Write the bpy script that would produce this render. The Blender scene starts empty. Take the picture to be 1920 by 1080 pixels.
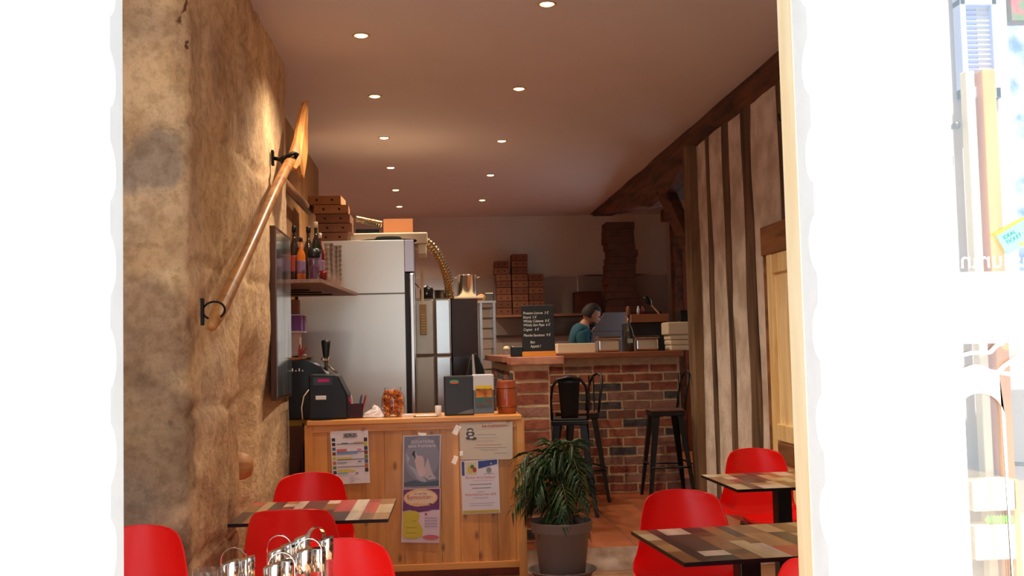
import bpy, bmesh, math, random
from mathutils import Vector, Matrix, noise
random.seed(7)
C = bpy.context.scene.collection
sc = bpy.context.scene
PI = math.pi

# ------------------------------------------------------------ camera (1920x1080, 2000 px focal length)
F = 2000.0
EYE = Vector((0, 0, 1.46))
CX = Vector((0.99692875, -0.07465644, -0.02365331))
CU = Vector((0.01920684, -0.05972515, 0.99803006))
CF = Vector((0.07592207, 0.99541917, 0.05810781))
cd = bpy.data.cameras.new('camera'); cam = bpy.data.objects.new('camera', cd); C.objects.link(cam)
cd.sensor_width = 36; cd.lens = 36 * F / 1920; cd.clip_start = 0.05; cd.clip_end = 200
cam.matrix_world = Matrix(((CX.x, CU.x, -CF.x, EYE.x), (CX.y, CU.y, -CF.y, EYE.y), (CX.z, CU.z, -CF.z, EYE.z), (0, 0, 0, 1)))
sc.camera = cam

# ------------------------------------------------------------ daylight outside, exposure
W = bpy.data.worlds.new('world'); sc.world = W; W.use_nodes = True
nt = W.node_tree; nt.nodes.clear()
bg = nt.nodes.new('ShaderNodeBackground'); wo = nt.nodes.new('ShaderNodeOutputWorld')
bg.inputs[0].default_value = (0.76, 0.90, 1.0, 1); bg.inputs[1].default_value = 1.6
nt.links.new(bg.outputs[0], wo.inputs[0])
sd = bpy.data.lights.new('sun', 'SUN'); sd.energy = 14.0; sd.angle = 0.01; sd.color = (1, 0.96, 0.9)
so = bpy.data.objects.new('sun', sd); C.objects.link(so)
so.rotation_euler = Vector((0.0, -0.5, 1.0)).to_track_quat('Z', 'Y').to_euler()
vs = sc.view_settings
vs.view_transform = 'Standard'; vs.look = 'None'; vs.gamma = 1; vs.exposure = 0.14; vs.use_curve_mapping = False
for nm_, x_, z_, w_, h_ in (('doorway_sky_portal', 0.06, 1.55, 1.36, 3.1), ('added_window_sky_portal', -1.75, 1.9, 1.5, 2.4), ('kitchen_window_sky_portal', 11.6, 1.85, 2.0, 1.5)):
    pl = bpy.data.lights.new(nm_, 'AREA'); pl.shape = 'RECTANGLE'; pl.size = w_; pl.size_y = h_; pl.cycles.is_portal = True
    po = bpy.data.objects.new(nm_, pl); C.objects.link(po); po.location = (x_, 2.24, z_)
    po.rotation_euler = Vector((0, -1, 0)).to_track_quat('Z', 'Y').to_euler()
    if nm_[0] == 'k': po.location = (3.40, x_, z_); po.rotation_euler = Vector((1, 0, 0)).to_track_quat('Z', 'Y').to_euler(); pl.size, pl.size_y = 1.6, 2.1
sc.cycles.max_bounces = 10; sc.cycles.diffuse_bounces = 6; sc.cycles.glossy_bounces = 5
sc.cycles.transparent_max_bounces = 40; sc.cycles.sample_clamp_indirect = 6.0
sc.cycles.use_denoising = True
SPOT_W = 80.0

def at(px, py, Y):
    w = CX * ((px - 960) / F) + CU * ((540 - py) / F) + CF
    return EYE + w * (Y / w.y)

# ------------------------------------------------------------ materials
MC = {}
def srgb(c):
    return tuple(((v / 255) / 12.92 if v / 255 <= 0.04045 else ((v / 255 + 0.055) / 1.055) ** 2.4) for v in c) + (1,)
def mat(name, col, rough=0.6, metal=0.0, var=0.0, scale=8.0, bump=0.0, stretch=(1, 1, 1), col2=None, spec=0.5, emit=0, coat=0.0, detail=5, trans=0.0, ior=1.45, bscale=None):
    if name in MC: return MC[name]
    m = bpy.data.materials.new(name); m.use_nodes = True; MC[name] = m
    t = m.node_tree; b = t.nodes['Principled BSDF']
    c = srgb(col)
    b.inputs['Base Color'].default_value = c; b.inputs['Roughness'].default_value = rough; b.inputs['Metallic'].default_value = metal
    b.inputs['Specular IOR Level'].default_value = spec; b.inputs['Coat Weight'].default_value = coat
    b.inputs['Transmission Weight'].default_value = trans; b.inputs['IOR'].default_value = ior
    if emit:
        b.inputs['Emission Color'].default_value = c; b.inputs['Emission Strength'].default_value = emit
    if var or col2 or bump:
        tc = t.nodes.new('ShaderNodeTexCoord'); mp = t.nodes.new('ShaderNodeMapping'); mp.inputs['Scale'].default_value = stretch
        no = t.nodes.new('ShaderNodeTexNoise'); no.inputs['Scale'].default_value = scale; no.inputs['Detail'].default_value = detail
        t.links.new(tc.outputs['Object'], mp.inputs[0]); t.links.new(mp.outputs[0], no.inputs['Vector'])
        r = t.nodes.new('ShaderNodeValToRGB')
        c2 = srgb(col2) if col2 else tuple(v * (1 - var) for v in c[:3]) + (1,)
        r.color_ramp.elements[0].position = 0.35; r.color_ramp.elements[0].color = c2
        r.color_ramp.elements[1].position = 0.62; r.color_ramp.elements[1].color = c
        t.links.new(no.outputs['Fac'], r.inputs[0]); t.links.new(r.outputs[0], b.inputs['Base Color'])
        if bump:
            n2 = no
            if bscale:
                n2 = t.nodes.new('ShaderNodeTexNoise'); n2.inputs['Scale'].default_value = bscale; n2.inputs['Detail'].default_value = 6
                t.links.new(mp.outputs[0], n2.inputs['Vector'])
            bp = t.nodes.new('ShaderNodeBump'); bp.inputs['Strength'].default_value = bump; bp.inputs['Distance'].default_value = 0.02
            t.links.new(n2.outputs['Fac'], bp.inputs['Height']); t.links.new(bp.outputs[0], b.inputs['Normal'])
    return m
def glass(name, tint=(1, 1, 1), refl=0.08):
    if name in MC: return MC[name]
    m = bpy.data.materials.new(name); m.use_nodes = True; MC[name] = m
    t = m.node_tree; t.nodes.clear(); o = t.nodes.new('ShaderNodeOutputMaterial')
    mx = t.nodes.new('ShaderNodeMixShader'); tr = t.nodes.new('ShaderNodeBsdfTransparent'); gl = t.nodes.new('ShaderNodeBsdfGlossy')
    tr.inputs[0].default_value = tint + (1,); gl.inputs['Roughness'].default_value = 0.02
    lw = t.nodes.new('ShaderNodeLayerWeight'); lw.inputs[0].default_value = 0.5
    pw = t.nodes.new('ShaderNodeMath'); pw.operation = 'POWER'; pw.inputs[1].default_value = 3.0; t.links.new(lw.outputs['Facing'], pw.inputs[0])
    ad = t.nodes.new('ShaderNodeMath'); ad.operation = 'MULTIPLY_ADD'; ad.inputs[1].default_value = 0.8; ad.inputs[2].default_value = refl
    t.links.new(pw.outputs[0], ad.inputs[0])
    t.links.new(ad.outputs[0], mx.inputs[0]); t.links.new(tr.outputs[0], mx.inputs[1]); t.links.new(gl.outputs[0], mx.inputs[2])
    t.links.new(mx.outputs[0], o.inputs[0]); return m
def wood(name, c1, c2, rough=0.45, along='z', scale=3.0, knots=0.0, coat=0.0, plank=0.0):
    """grain running along one axis; optional knots and plank joints across it"""
    if name in MC: return MC[name]
    m = bpy.data.materials.new(name); m.use_nodes = True; MC[name] = m
    t = m.node_tree; L = t.links; b = t.nodes['Principled BSDF']; b.inputs['Roughness'].default_value = rough; b.inputs['Coat Weight'].default_value = coat
    tc = t.nodes.new('ShaderNodeTexCoord'); mp = t.nodes.new('ShaderNodeMapping')
    mp.inputs['Scale'].default_value = {'x': (0.12, 1, 1), 'y': (1, 0.12, 1), 'z': (1, 1, 0.12)}[along]
    no = t.nodes.new('ShaderNodeTexNoise'); no.inputs['Scale'].default_value = scale * 6; no.inputs['Detail'].default_value = 7; no.inputs['Distortion'].default_value = 0.6
    L.new(tc.outputs['Object'], mp.inputs[0]); L.new(mp.outputs[0], no.inputs['Vector'])
    r = t.nodes.new('ShaderNodeValToRGB'); r.color_ramp.elements[0].position = 0.33; r.color_ramp.elements[0].color = srgb(c2)
    r.color_ramp.elements[1].position = 0.62; r.color_ramp.elements[1].color = srgb(c1)
    L.new(no.outputs['Fac'], r.inputs[0]); out = r.outputs[0]
    if knots:
        mp2 = t.nodes.new('ShaderNodeMapping'); mp2.inputs['Scale'].default_value = {'x': (0.45, 1, 1), 'y': (1, 0.45, 1), 'z': (1, 1, 0.45)}[along]
        L.new(tc.outputs['Object'], mp2.inputs[0])
        sxz = t.nodes.new('ShaderNodeSeparateXYZ'); cb = t.nodes.new('ShaderNodeCombineXYZ'); L.new(mp2.outputs[0], sxz.inputs[0])
        L.new(sxz.outputs[0], cb.inputs[0]); L.new(sxz.outputs[2], cb.inputs[1])
        vo = t.nodes.new('ShaderNodeTexVoronoi'); vo.voronoi_dimensions = '2D'; vo.inputs['Scale'].default_value = knots * 1.6; L.new(cb.outputs[0], vo.inputs['Vector'])
        rr = t.nodes.new('ShaderNodeValToRGB'); rr.color_ramp.elements[0].position = 0.02; rr.color_ramp.elements[0].color = (0, 0, 0, 1)
        rr.color_ramp.elements[1].position = 0.09; rr.color_ramp.elements[1].color = (1, 1, 1, 1)
        L.new(vo.outputs['Distance'], rr.inputs[0])
        mx = t.nodes.new('ShaderNodeMixRGB'); mx.inputs[1].default_value = tuple(v * 0.42 for v in srgb(c2)[:3]) + (1,)
        L.new(rr.outputs[0], mx.inputs[0]); L.new(out, mx.inputs[2]); out = mx.outputs[0]
    if plank:
        # each board its own tone
        sx = t.nodes.new('ShaderNodeSeparateXYZ'); L.new(tc.outputs['Object'], sx.inputs[0])
        dv = t.nodes.new('ShaderNodeMath'); dv.operation = 'DIVIDE'; dv.inputs[1].default_value = plank
        L.new(sx.outputs[{'z': 0, 'y': 0, 'x': 2}[along]], dv.inputs[0])
        fl = t.nodes.new('ShaderNodeMath'); fl.operation = 'FLOOR'; L.new(dv.outputs[0], fl.inputs[0])
        wn = t.nodes.new('ShaderNodeTexWhiteNoise'); wn.noise_dimensions = '1D'; L.new(fl.outputs[0], wn.inputs['W'])
        mr = t.nodes.new('ShaderNodeMapRange'); mr.inputs[3].default_value = 0.78; mr.inputs[4].default_value = 1.08; L.new(wn.outputs[0], mr.inputs[0])
        vm = t.nodes.new('ShaderNodeVectorMath'); vm.operation = 'SCALE'; L.new(out, vm.inputs[0]); L.new(mr.outputs[0], vm.inputs[3]); out = vm.outputs[0]
    L.new(out, b.inputs['Base Color'])
    bp = t.nodes.new('ShaderNodeBump'); bp.inputs['Strength'].default_value = 0.15; bp.inputs['Distance'].default_value = 0.004
    L.new(no.outputs['Fac'], bp.inputs['Height']); L.new(bp.outputs[0], b.inputs['Normal'])
    return m

WHITE = mat('white_paint', (238, 242, 245), 0.5, var=0.04, scale=20)
RAWJAMB = wood('raw_jamb_wood', (255, 240, 206), (246, 218, 170), along='z')
BLACK = mat('black_plastic', (16, 16, 18), 0.35)
BLACKM = mat('black_painted_metal', (22, 24, 27), 0.32, metal=0.2)
IRON = mat('wrought_iron', (22, 19, 18), 0.5, metal=0.6, var=0.3, scale=40)
CHROME = mat('chrome', (225, 222, 220), 0.08, metal=1.0)
STEEL = mat('brushed_steel', (222, 218, 212), 0.22, metal=1.0, var=0.06, scale=1.1, stretch=(.6, 1, 1.8), bump=0.35, detail=2)
STEEL2 = mat('dull_steel', (120, 112, 104), 0.38, metal=1.0, var=0.2, scale=4)
RED = mat('red_polypropylene', (255, 24, 20), 0.36, spec=0.5)
BEECH = wood('beech', (196, 148, 96), (160, 112, 66))
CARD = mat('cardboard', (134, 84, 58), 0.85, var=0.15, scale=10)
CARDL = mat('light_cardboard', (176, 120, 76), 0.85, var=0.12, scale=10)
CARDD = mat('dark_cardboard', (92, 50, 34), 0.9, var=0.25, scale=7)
DARKHOLE = mat('dark_hole', (22, 12, 8), 0.9)
PAPER = mat('paper', (232, 222, 224), 0.55)
CREAM = mat('cream_plastic', (226, 204, 168), 0.5)
PINE = wood('varnished_pine', (240, 168, 88), (216, 136, 60), 0.35, 'z', 2.2, knots=3.4, coat=0.15, plank=0.115)
PINEX = wood('varnished_pine_rail', (244, 172, 92), (220, 140, 64), 0.35, 'x', 2.2, coat=0.15)
BARWOOD = wood('bar_top_wood', (168, 104, 68), (132, 74, 44), 0.35, 'x', 2.5)
BEAM = wood('old_beam_oak', (104, 62, 38), (56, 32, 20), 0.85, 'y', 2.2)
STUD = wood('old_stud_oak', (112, 84, 58), (56, 38, 24), 0.85, 'z', 1.6)
STUDL = wood('weathered_post_oak', (132, 102, 70), (86, 60, 38), 0.85, 'z', 1.6)
PALEW = wood('pale_stripped_pine', (255, 232, 178), (232, 196, 134), 0.5, 'z', 2.0, plank=0.12)
BROWNW = wood('brown_lintel_wood', (150, 100, 58), (108, 66, 34), 0.7, 'y', 2.0)
OAR = wood('oar_wood', (206, 144, 78), (158, 98, 46), 0.4, 'z', 2.0, coat=0.1)
GLASS = glass('clear_glass')
TAPEG = glass('clear_tape', (.97, .92, .86), .10)

# ------------------------------------------------------------ mesh builder
class MB:
    def __init__(s): s.v = []; s.f = []; s.m = []
    def add(s, vs, fs, m=0):
        k = len(s.v); s.v += [tuple(v) for v in vs]; s.f += [tuple(i + k for i in f) for f in fs]; s.m += [m] * len(fs); return s
    def box(s, x0, x1, y0, y1, z0, z1, m=0, M=None):
        vs = [Vector((x, y, z)) for z in (z0, z1) for y in (y0, y1) for x in (x0, x1)]
        if M: vs = [M @ v for v in vs]
        return s.add(vs, [(0, 2, 3, 1), (4, 5, 7, 6), (0, 1, 5, 4), (2, 6, 7, 3), (0, 4, 6, 2), (1, 3, 7, 5)], m)
    def quad(s, a, b, c, d, m=0): return s.add([a, b, c, d], [(0, 1, 2, 3)], m)
    def tube(s, path, r, n=10, m=0, cap=True, flat=None):
        path = [Vector(p) for p in path]; N = len(path)
        rs = r if isinstance(r, (list, tuple)) else [r] * N
        vs = []; fs = []; up = None
        for i, p in enumerate(path):
            t = (path[min(i + 1, N - 1)] - path[max(i - 1, 0)]).normalized()
            if up is None:
                up = Vector((0, 0, 1)) if abs(t.z) < 0.9 else Vector((0, 1, 0))
            a = t.cross(up).normalized(); up = a.cross(t).normalized()
            for k in range(n):
                w = 2 * PI * k / n
                o = a * math.cos(w) * rs[i] + up * math.sin(w) * rs[i] * (flat or 1)
                vs.append(p + o)
        for i in range(N - 1):
            for k in range(n):
                fs.append((i * n + k, i * n + (k + 1) % n, (i + 1) * n + (k + 1) % n, (i + 1) * n + k))
        if cap: fs += [tuple(range(n - 1, -1, -1)), tuple(range((N - 1) * n, N * n))]
        return s.add(vs, fs, m)
    def cyl(s, p0, p1, r0, r1=None, n=16, m=0): return s.tube([p0, p1], [r0, r0 if r1 is None else r1], n, m)
    def lathe(s, prof, c=(0, 0, 0), n=24, m=0, sx=1, sy=1):
        vs = []; fs = []
        for r, z in prof:
            for k in range(n):
                a = 2 * PI * k / n; vs.append((c[0] + r * sx * math.cos(a), c[1] + r * sy * math.sin(a), c[2] + z))
        for i in range(len(prof) - 1):
            for k in range(n): fs.append((i * n + k, i * n + (k + 1) % n, (i + 1) * n + (k + 1) % n, (i + 1) * n + k))
        if prof[0][0] > 1e-5: fs.append(tuple(range(n - 1, -1, -1)))
        if prof[-1][0] > 1e-5: fs.append(tuple(range((len(prof) - 1) * n, len(prof) * n)))
        return s.add(vs, fs, m)
    def ball(s, c, r, n=14, m=0, sc3=(1, 1, 1)):
        prof = [(r * math.sin(PI * i / 8), -r * math.cos(PI * i / 8)) for i in range(9)]
        prof[0] = (1e-6, -r); prof[-1] = (1e-6, r)
        k = len(s.v); s.lathe(prof, (0, 0, 0), n, m)
        s.v[k:] = [(c[0] + v[0] * sc3[0], c[1] + v[1] * sc3[1], c[2] + v[2] * sc3[2]) for v in s.v[k:]]; return s
    def prism(s, pts, y0, y1, m=0, M=None):
        """outline in x,z pushed from y0 to y1"""
        n = len(pts); vs = [Vector((p[0], y0, p[1])) for p in pts] + [Vector((p[0], y1, p[1])) for p in pts]
        if M: vs = [M @ v for v in vs]
        fs = [tuple(range(n)), tuple(range(2 * n - 1, n - 1, -1))] + [(i, n + i, n + (i + 1) % n, (i + 1) % n) for i in range(n)]
        return s.add(vs, fs, m)
    def grid(s, nu, nv, fn, m=0):
        vs = [fn(i / (nu - 1), j / (nv - 1)) for i in range(nu) for j in range(nv)]
        fs = [(i * nv + j, (i + 1) * nv + j, (i + 1) * nv + j + 1, i * nv + j + 1) for i in range(nu - 1) for j in range(nv - 1)]
        return s.add(vs, fs, m)
    def build(s, name, mats, parent=None, smooth=False, bevel=0, loc=None, solid=0, sub=0, seg=2):
        me = bpy.data.meshes.new(name); me.from_pydata(s.v, [], s.f)
        if not isinstance(mats, (list, tuple)): mats = [mats]
        for m in mats: me.materials.append(m)
        me.polygons.foreach_set('material_index', s.m)
        bm = bmesh.new(); bm.from_mesh(me); bmesh.ops.recalc_face_normals(bm, faces=bm.faces); bm.to_mesh(me); bm.free()
        if smooth: me.polygons.foreach_set('use_smooth', [True] * len(me.polygons))
        me.update()
        o = bpy.data.objects.new(name, me); C.objects.link(o)
        if parent: o.parent = parent
        if loc: o.location = loc
        if solid:
            q = o.modifiers.new('solid', 'SOLIDIFY'); q.thickness = solid; q.offset = 0
        if sub:
            q = o.modifiers.new('sub', 'SUBSURF'); q.levels = q.render_levels = sub
        if bevel:
            q = o.modifiers.new('bevel', 'BEVEL'); q.width = bevel; q.segments = seg; q.limit_method = 'ANGLE'; q.angle_limit = 0.7
            q.harden_normals = False
        if smooth == 'auto' or (smooth and bevel): pass
        return o
def tag(o, label, cat, group=None):
    o['label'] = label; o['category'] = cat
    if group: o['group'] = group
    return o
def thing(name, label, cat, loc=(0, 0, 0), rotz=0, group=None):
    o = bpy.data.objects.new(name, None); C.objects.link(o); o.location = loc; o.rotation_euler = (0, 0, rotz)
    o.empty_display_size = 0.1
    return tag(o, label, cat, group)
def struct(o): o['kind'] = 'structure'; return o
KIDS = {}
def dup(root, loc, rotz, label, group=None):
    def cp(o, parent):
        c = o.copy(); C.objects.link(c); c.parent = parent
        for ch in [x for x in bpy.data.objects if x.parent == o and x != c]: cp(ch, c)
        return c
    r = cp(root, None); r.location = loc; r.rotation_euler = (0, 0, rotz); r['label'] = label
    if group: r['group'] = group
    return r
def text_mesh(name, s, size, mtl, parent, loc, rot=(PI/2, 0, 0), align='LEFT', shear=0.0, sx=1.0, mirror=False, thick=0.0):
    cu = bpy.data.curves.new(name, 'FONT'); cu.body = s; cu.size = size; cu.align_x = align; cu.shear = shear; cu.extrude = thick
    o = bpy.data.objects.new(name, cu); C.objects.link(o)
    bpy.context.view_layer.update()
    me = bpy.data.meshes.new_from_object(o.evaluated_get(bpy.context.evaluated_depsgraph_get()))
    bpy.data.objects.remove(o); bpy.data.curves.remove(cu)
    o = bpy.data.objects.new(name, me); C.objects.link(o); me.materials.clear(); me.materials.append(mtl)
    o.location = loc; o.rotation_euler = rot; o.scale = ((-sx if mirror else sx), 1, 1)
    if parent: o.parent = parent
    return o

# ============================================================ THE ROOM
CEIL = 3.36; UP = 0.15
def tile_mat(name, c1, c2, grout, size):
    m = bpy.data.materials.new(name); m.use_nodes = True; t = m.node_tree; b = t.nodes['Principled BSDF']; b.inputs['Roughness'].default_value = 0.42
    tc = t.nodes.new('ShaderNodeTexCoord'); br = t.nodes.new('ShaderNodeTexBrick'); br.offset = 0; br.inputs['Scale'].default_value = 1
    br.inputs['Color1'].default_value = srgb(c1); br.inputs['Color2'].default_value = srgb(c2); br.inputs['Mortar'].default_value = srgb(grout)
    br.inputs['Mortar Size'].default_value = 0.006; br.inputs['Brick Width'].default_value = size; br.inputs['Row Height'].default_value = size
    no = t.nodes.new('ShaderNodeTexNoise'); no.inputs['Scale'].default_value = 5
    mx = t.nodes.new('ShaderNodeMixRGB'); mx.blend_type = 'MULTIPLY'; mx.inputs[0].default_value = 0.55
    t.links.new(tc.outputs['Object'], br.inputs['Vector']); t.links.new(tc.outputs['Object'], no.inputs['Vector'])
    t.links.new(br.outputs[0], mx.inputs[1]); t.links.new(no.outputs['Fac'], mx.inputs[2]); t.links.new(mx.outputs[0], b.inputs['Base Color'])
    return m
TILE = tile_mat('terracotta_tiles', (196, 110, 62), (172, 88, 48), (140, 100, 76), 0.33)
TILE2 = tile_mat('worn_floor_tiles', (186, 140, 104), (160, 112, 80), (130, 104, 84), 0.33)
struct(MB().box(-2.7, 2.4, 2.0, 7.05, -0.1, 0).build('floor', TILE2))
struct(MB().box(-2.7, 3.6, 7.05, 15.1, -0.1, UP).build('floor', TILE))
STONEW = mat('whitewashed_step_stone', (236, 222, 204), 0.9, var=0.25, scale=9, bump=0.5, col2=(196, 172, 146))
def stepf(u, v):
    x = 0.55 + u * 1.75; z = v * (UP + 0.003)
    return (x, 7.045 - 0.03 * v * 0 - 0.012 * noise.noise(Vector((x * 6, z * 14, 3))) - 0.012, z)
struct(MB().grid(60, 8, stepf).build('trim_1', STONEW, smooth=True))
PLAST = mat('ceiling_paint', (218, 206, 204), 0.62, var=0.03, scale=2, bump=0.03)
struct(MB().box(-2.7, 3.6, 2.0, 15.1, CEIL, CEIL + 0.1).build('ceiling', PLAST))
WALLP = mat('back_wall_paint', (216, 200, 186), 0.7, var=0.05, scale=2)
struct(MB().box(-2.7, 3.4, 15.05, 15.2, 0, CEIL).build('wall_back', WALLP))
struct(MB().box(3.38, 3.5, 9.2, 10.6, 0, CEIL).box(3.38, 3.5, 12.6, 15.1, 0, CEIL).box(3.38, 3.5, 10.6, 12.6, 0, 1.1).box(3.38, 3.5, 10.6, 12.6, 2.6, CEIL).build('wall_right_back', WALLP))
w2_ = MB().box(3.42, 3.47, 10.6, 10.67, 1.1, 2.6).box(3.42, 3.47, 12.53, 12.6, 1.1, 2.6).box(3.42, 3.47, 11.57, 11.63, 1.1, 2.6).box(3.42, 3.47, 10.67, 12.53, 1.1, 1.17).box(3.42, 3.47, 10.67, 12.53, 2.53, 2.6).box(3.425, 3.465, 10.67, 12.53, 1.83, 1.87)
struct(w2_.build('window_2', WHITE))
struct(MB().box(2.45, 3.5, 9.2, 9.3, 0, CEIL).build('wall_right_return', WALLP))
FAC = mat('facade_render', (214, 206, 198), 0.85, var=0.15, scale=6, bump=0.2)
fr = MB().box(-1.0, -0.66, 1.89, 2.25, 0, 3.46).box(-2.7, -2.5, 2.0, 2.25, 0, 3.46).box(-2.5, -1.0, 2.0, 2.25, 0, 0.7).box(-2.5, -1.0, 2.0, 2.25, 3.1, 3.46)  # left window opening and raised doorway head added to bring daylight in
fr.box(0.84, 2.5, 2.0, 2.25, 0, 3.46).box(0.74, 0.84, 1.887, 1.965, 0, 3.46).box(0.84, 0.93, 1.887, 2.0, 0, 2.72).box(-0.66, 0.84, 2.0, 2.25, 3.1, 3.46)
struct(fr.build('wall_front', FAC))
struct(MB().box(-6, 6, -9, 2.0, -0.1, -0.0).build('floor_pavement', mat('pavement', (178, 170, 160), 0.85, var=0.2, scale=4)))

# ---- left rubble-stone wall: a plan profile swept upward, real relief
PROF = [(-2.6, 4.50), (-1.06, 4.47), (-1.005, 4.52), (-0.965, 5.0), (-0.935, 5.7), (-0.93, 6.2), (-0.925, 6.97), (-0.93, 7.0), (-1.18, 7.02)]
def prof_at(s):
    L = [0]
    for a, b in zip(PROF, PROF[1:]): L.append(L[-1] + math.dist(a, b))
    d = s * L[-1]
    for i in range(len(PROF) - 1):
        if d <= L[i + 1] + 1e-9:
            t = (d - L[i]) / (L[i + 1] - L[i]); a, b = PROF[i], PROF[i + 1]
            tx, ty = (b[0] - a[0]), (b[1] - a[1]); l = math.hypot(tx, ty)
            return a[0] + tx * t, a[1] + ty * t, ty / l, -tx / l
def sstep(a, b, x): x = max(0, min(1, (x - a) / (b - a))); return x * x * (3 - 2 * x)
def stonef(u, v):
    x, y, nx, ny = prof_at(u); z = v * CEIL
    q = Vector((x * 1.0, y, z))
    h = 0.018 * noise.fractal(q * 1.6, 1, 2, 4) + 0.010 * noise.fractal(q * 9, 1, 2, 4)
    # block joints
    zz = z + 0.08 * noise.noise(Vector((y * 1.5 + x, 1, 5))); row = math.floor(zz / 0.62)
    jz = abs(zz / 0.62 - round(zz / 0.62)) * 0.62
    al = (y + x) + 0.33 * (row % 2); jy = abs(al / 0.75 - round(al / 0.75)) * 0.75
    h -= 0.018 * math.exp(-(jz / 0.022) ** 2) + 0.014 * math.exp(-(jy / 0.03) ** 2)
    if y > 4.9:
        rec = sstep(5.36, 5.385, y) * (1 - sstep(6.2, 6.7, y)) * (1 - sstep(1.1, 1.7, z + 0.1 * noise.noise(Vector((y * 3, z, 0)))))
        h -= 0.26 * rec
    if 5.9 < y: h *= 1 - 0.75 * sstep(5.9, 6.2, y)
    return (x + nx * h, y + ny * h * (0.3 if ny < 0.5 and nx > 0.9 else -1 if False else 1), z)
def stone_mat():
    m = bpy.data.materials.new('rubble_stone_and_lime'); m.use_nodes = True; t = m.node_tree; L = t.links; b = t.nodes['Principled BSDF']; b.inputs['Roughness'].default_value = 0.88
    tc = t.nodes.new('ShaderNodeTexCoord')
    def nz(scale, detail=6, dist=0):
        n = t.nodes.new('ShaderNodeTexNoise'); n.inputs['Scale'].default_value = scale; n.inputs['Detail'].default_value = detail; n.inputs['Distortion'].default_value = dist
        L.new(tc.outputs['Object'], n.inputs['Vector']); return n
    n1 = nz(1.7, 5, 0.5); r = t.nodes.new('ShaderNodeValToRGB'); e = r.color_ramp.elements
    e[0].position = 0.30; e[0].color = srgb((196, 168, 138)); e[1].position = 0.72; e[1].color = srgb((246, 214, 164))
    k = e.new(0.45); k.color = srgb((218, 186, 148)); k = e.new(0.58); k.color = srgb((236, 202, 156))
    L.new(n1.outputs['Fac'], r.inputs[0]); out = r.outputs[0]
    def patch(center, rad, col, amt=0.8, sq=(1, 1, 1)):
        nonlocal out
        wn = nz(5, 5); ad = t.nodes.new('ShaderNodeVectorMath'); ad.operation = 'MULTIPLY_ADD'; ad.inputs[1].default_value = (0.35,) * 3
        L.new(wn.outputs['Color'], ad.inputs[0]); L.new(tc.outputs['Object'], ad.inputs[2])
        sb = t.nodes.new('ShaderNodeVectorMath'); sb.operation = 'SUBTRACT'; sb.inputs[1].default_value = tuple(c + 0.175 for c in center); L.new(ad.outputs[0], sb.inputs[0])
        ml = t.nodes.new('ShaderNodeVectorMath'); ml.operation = 'MULTIPLY'; ml.inputs[1].default_value = sq; L.new(sb.outputs[0], ml.inputs[0])
        ln = t.nodes.new('ShaderNodeVectorMath'); ln.operation = 'LENGTH'; L.new(ml.outputs[0], ln.inputs[0])
        mr = t.nodes.new('ShaderNodeMapRange'); mr.inputs[1].default_value = rad * 0.75; mr.inputs[2].default_value = rad * 1.1; mr.inputs[3].default_value = amt; mr.inputs[4].default_value = 0
        L.new(ln.outputs['Value'], mr.inputs[0])
        mx = t.nodes.new('ShaderNodeMixRGB'); mx.inputs[2].default_value = srgb(col); L.new(mr.outputs[0], mx.inputs[0]); L.new(out, mx.inputs[1]); out = mx.outputs[0]
    patch((-1.10, 4.48, 2.30), 0.15, (150, 136, 124), 0.75)
    patch((-1.17, 4.48, 1.55), 0.22, (142, 112, 92), 0.7, (1, 1, 0.9))
    patch((-1.16, 4.48, 1.10), 0.26, (126, 100, 80), 0.65, (1, 1, 0.8))
    patch((-1.2, 4.48, 0.85), 0.12, (168, 150, 128), 0.6)
    patch((-1.1, 4.48, 0.62), 0.16, (120, 96, 80), 0.6)
    patch((-0.95, 5.1, 0.75), 0.30, (160, 112, 74), 0.5, (1, 0.6, 0.7))
    patch((-0.96, 5.05, 2.15), 0.22, (214, 176, 116), 0.6, (1, 0.6, 0.5))
    patch((-0.95, 5.3, 1.15), 0.20, (196, 150, 100), 0.5, (1, 0.6, 0.5))
    for c, rr in (((-1.0, 4.50, 2.80), 0.022), ((-1.02, 4.47, 2.93), 0.03)): patch(c, rr, (110, 52, 28), 0.9, (1.6, 1, 0.5))
    for sc_, lo, a_ in ((4, 0.80, 1.0), (22, 0.72, 0.8)):
        nn = nz(sc_, 8, 0.3); r3 = t.nodes.new('ShaderNodeValToRGB'); r3.color_ramp.elements[0].position = 0.36; r3.color_ramp.elements[0].color = (lo, lo * .93, lo * .86, 1); r3.color_ramp.elements[1].position = 0.56; r3.color_ramp.elements[1].color = (1, 1, 1, 1)
        L.new(nn.outputs['Fac'], r3.inputs[0]); mx = t.nodes.new('ShaderNodeMixRGB'); mx.blend_type = 'MULTIPLY'; mx.inputs[0].default_value = a_
        L.new(out, mx.inputs[1]); L.new(r3.outputs[0], mx.inputs[2]); out = mx.outputs[0]
    sp = nz(90, 6); r2 = t.nodes.new('ShaderNodeValToRGB'); r2.color_ramp.elements[0].position = 0.36; r2.color_ramp.elements[0].color = (0.45, 0.38, 0.33, 1); r2.color_ramp.elements[1].position = 0.47; r2.color_ramp.elements[1].color = (1, 1, 1, 1)
    L.new(sp.outputs['Fac'], r2.inputs[0])
    mx = t.nodes.new('ShaderNodeMixRGB'); mx.blend_type = 'MULTIPLY'; mx.inputs[0].default_value = 0.22; L.new(out, mx.inputs[1]); L.new(r2.outputs[0], mx.inputs[2])
    L.new(mx.outputs[0], b.inputs['Base Color'])
    nb = nz(35, 8); bp = t.nodes.new('ShaderNodeBump'); bp.inputs['Strength'].default_value = 0.6; bp.inputs['Distance'].default_value = 0.012
    L.new(nb.outputs['Fac'], bp.inputs['Height']); L.new(bp.outputs[0], b.inputs['Normal'])
    return m
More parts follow.
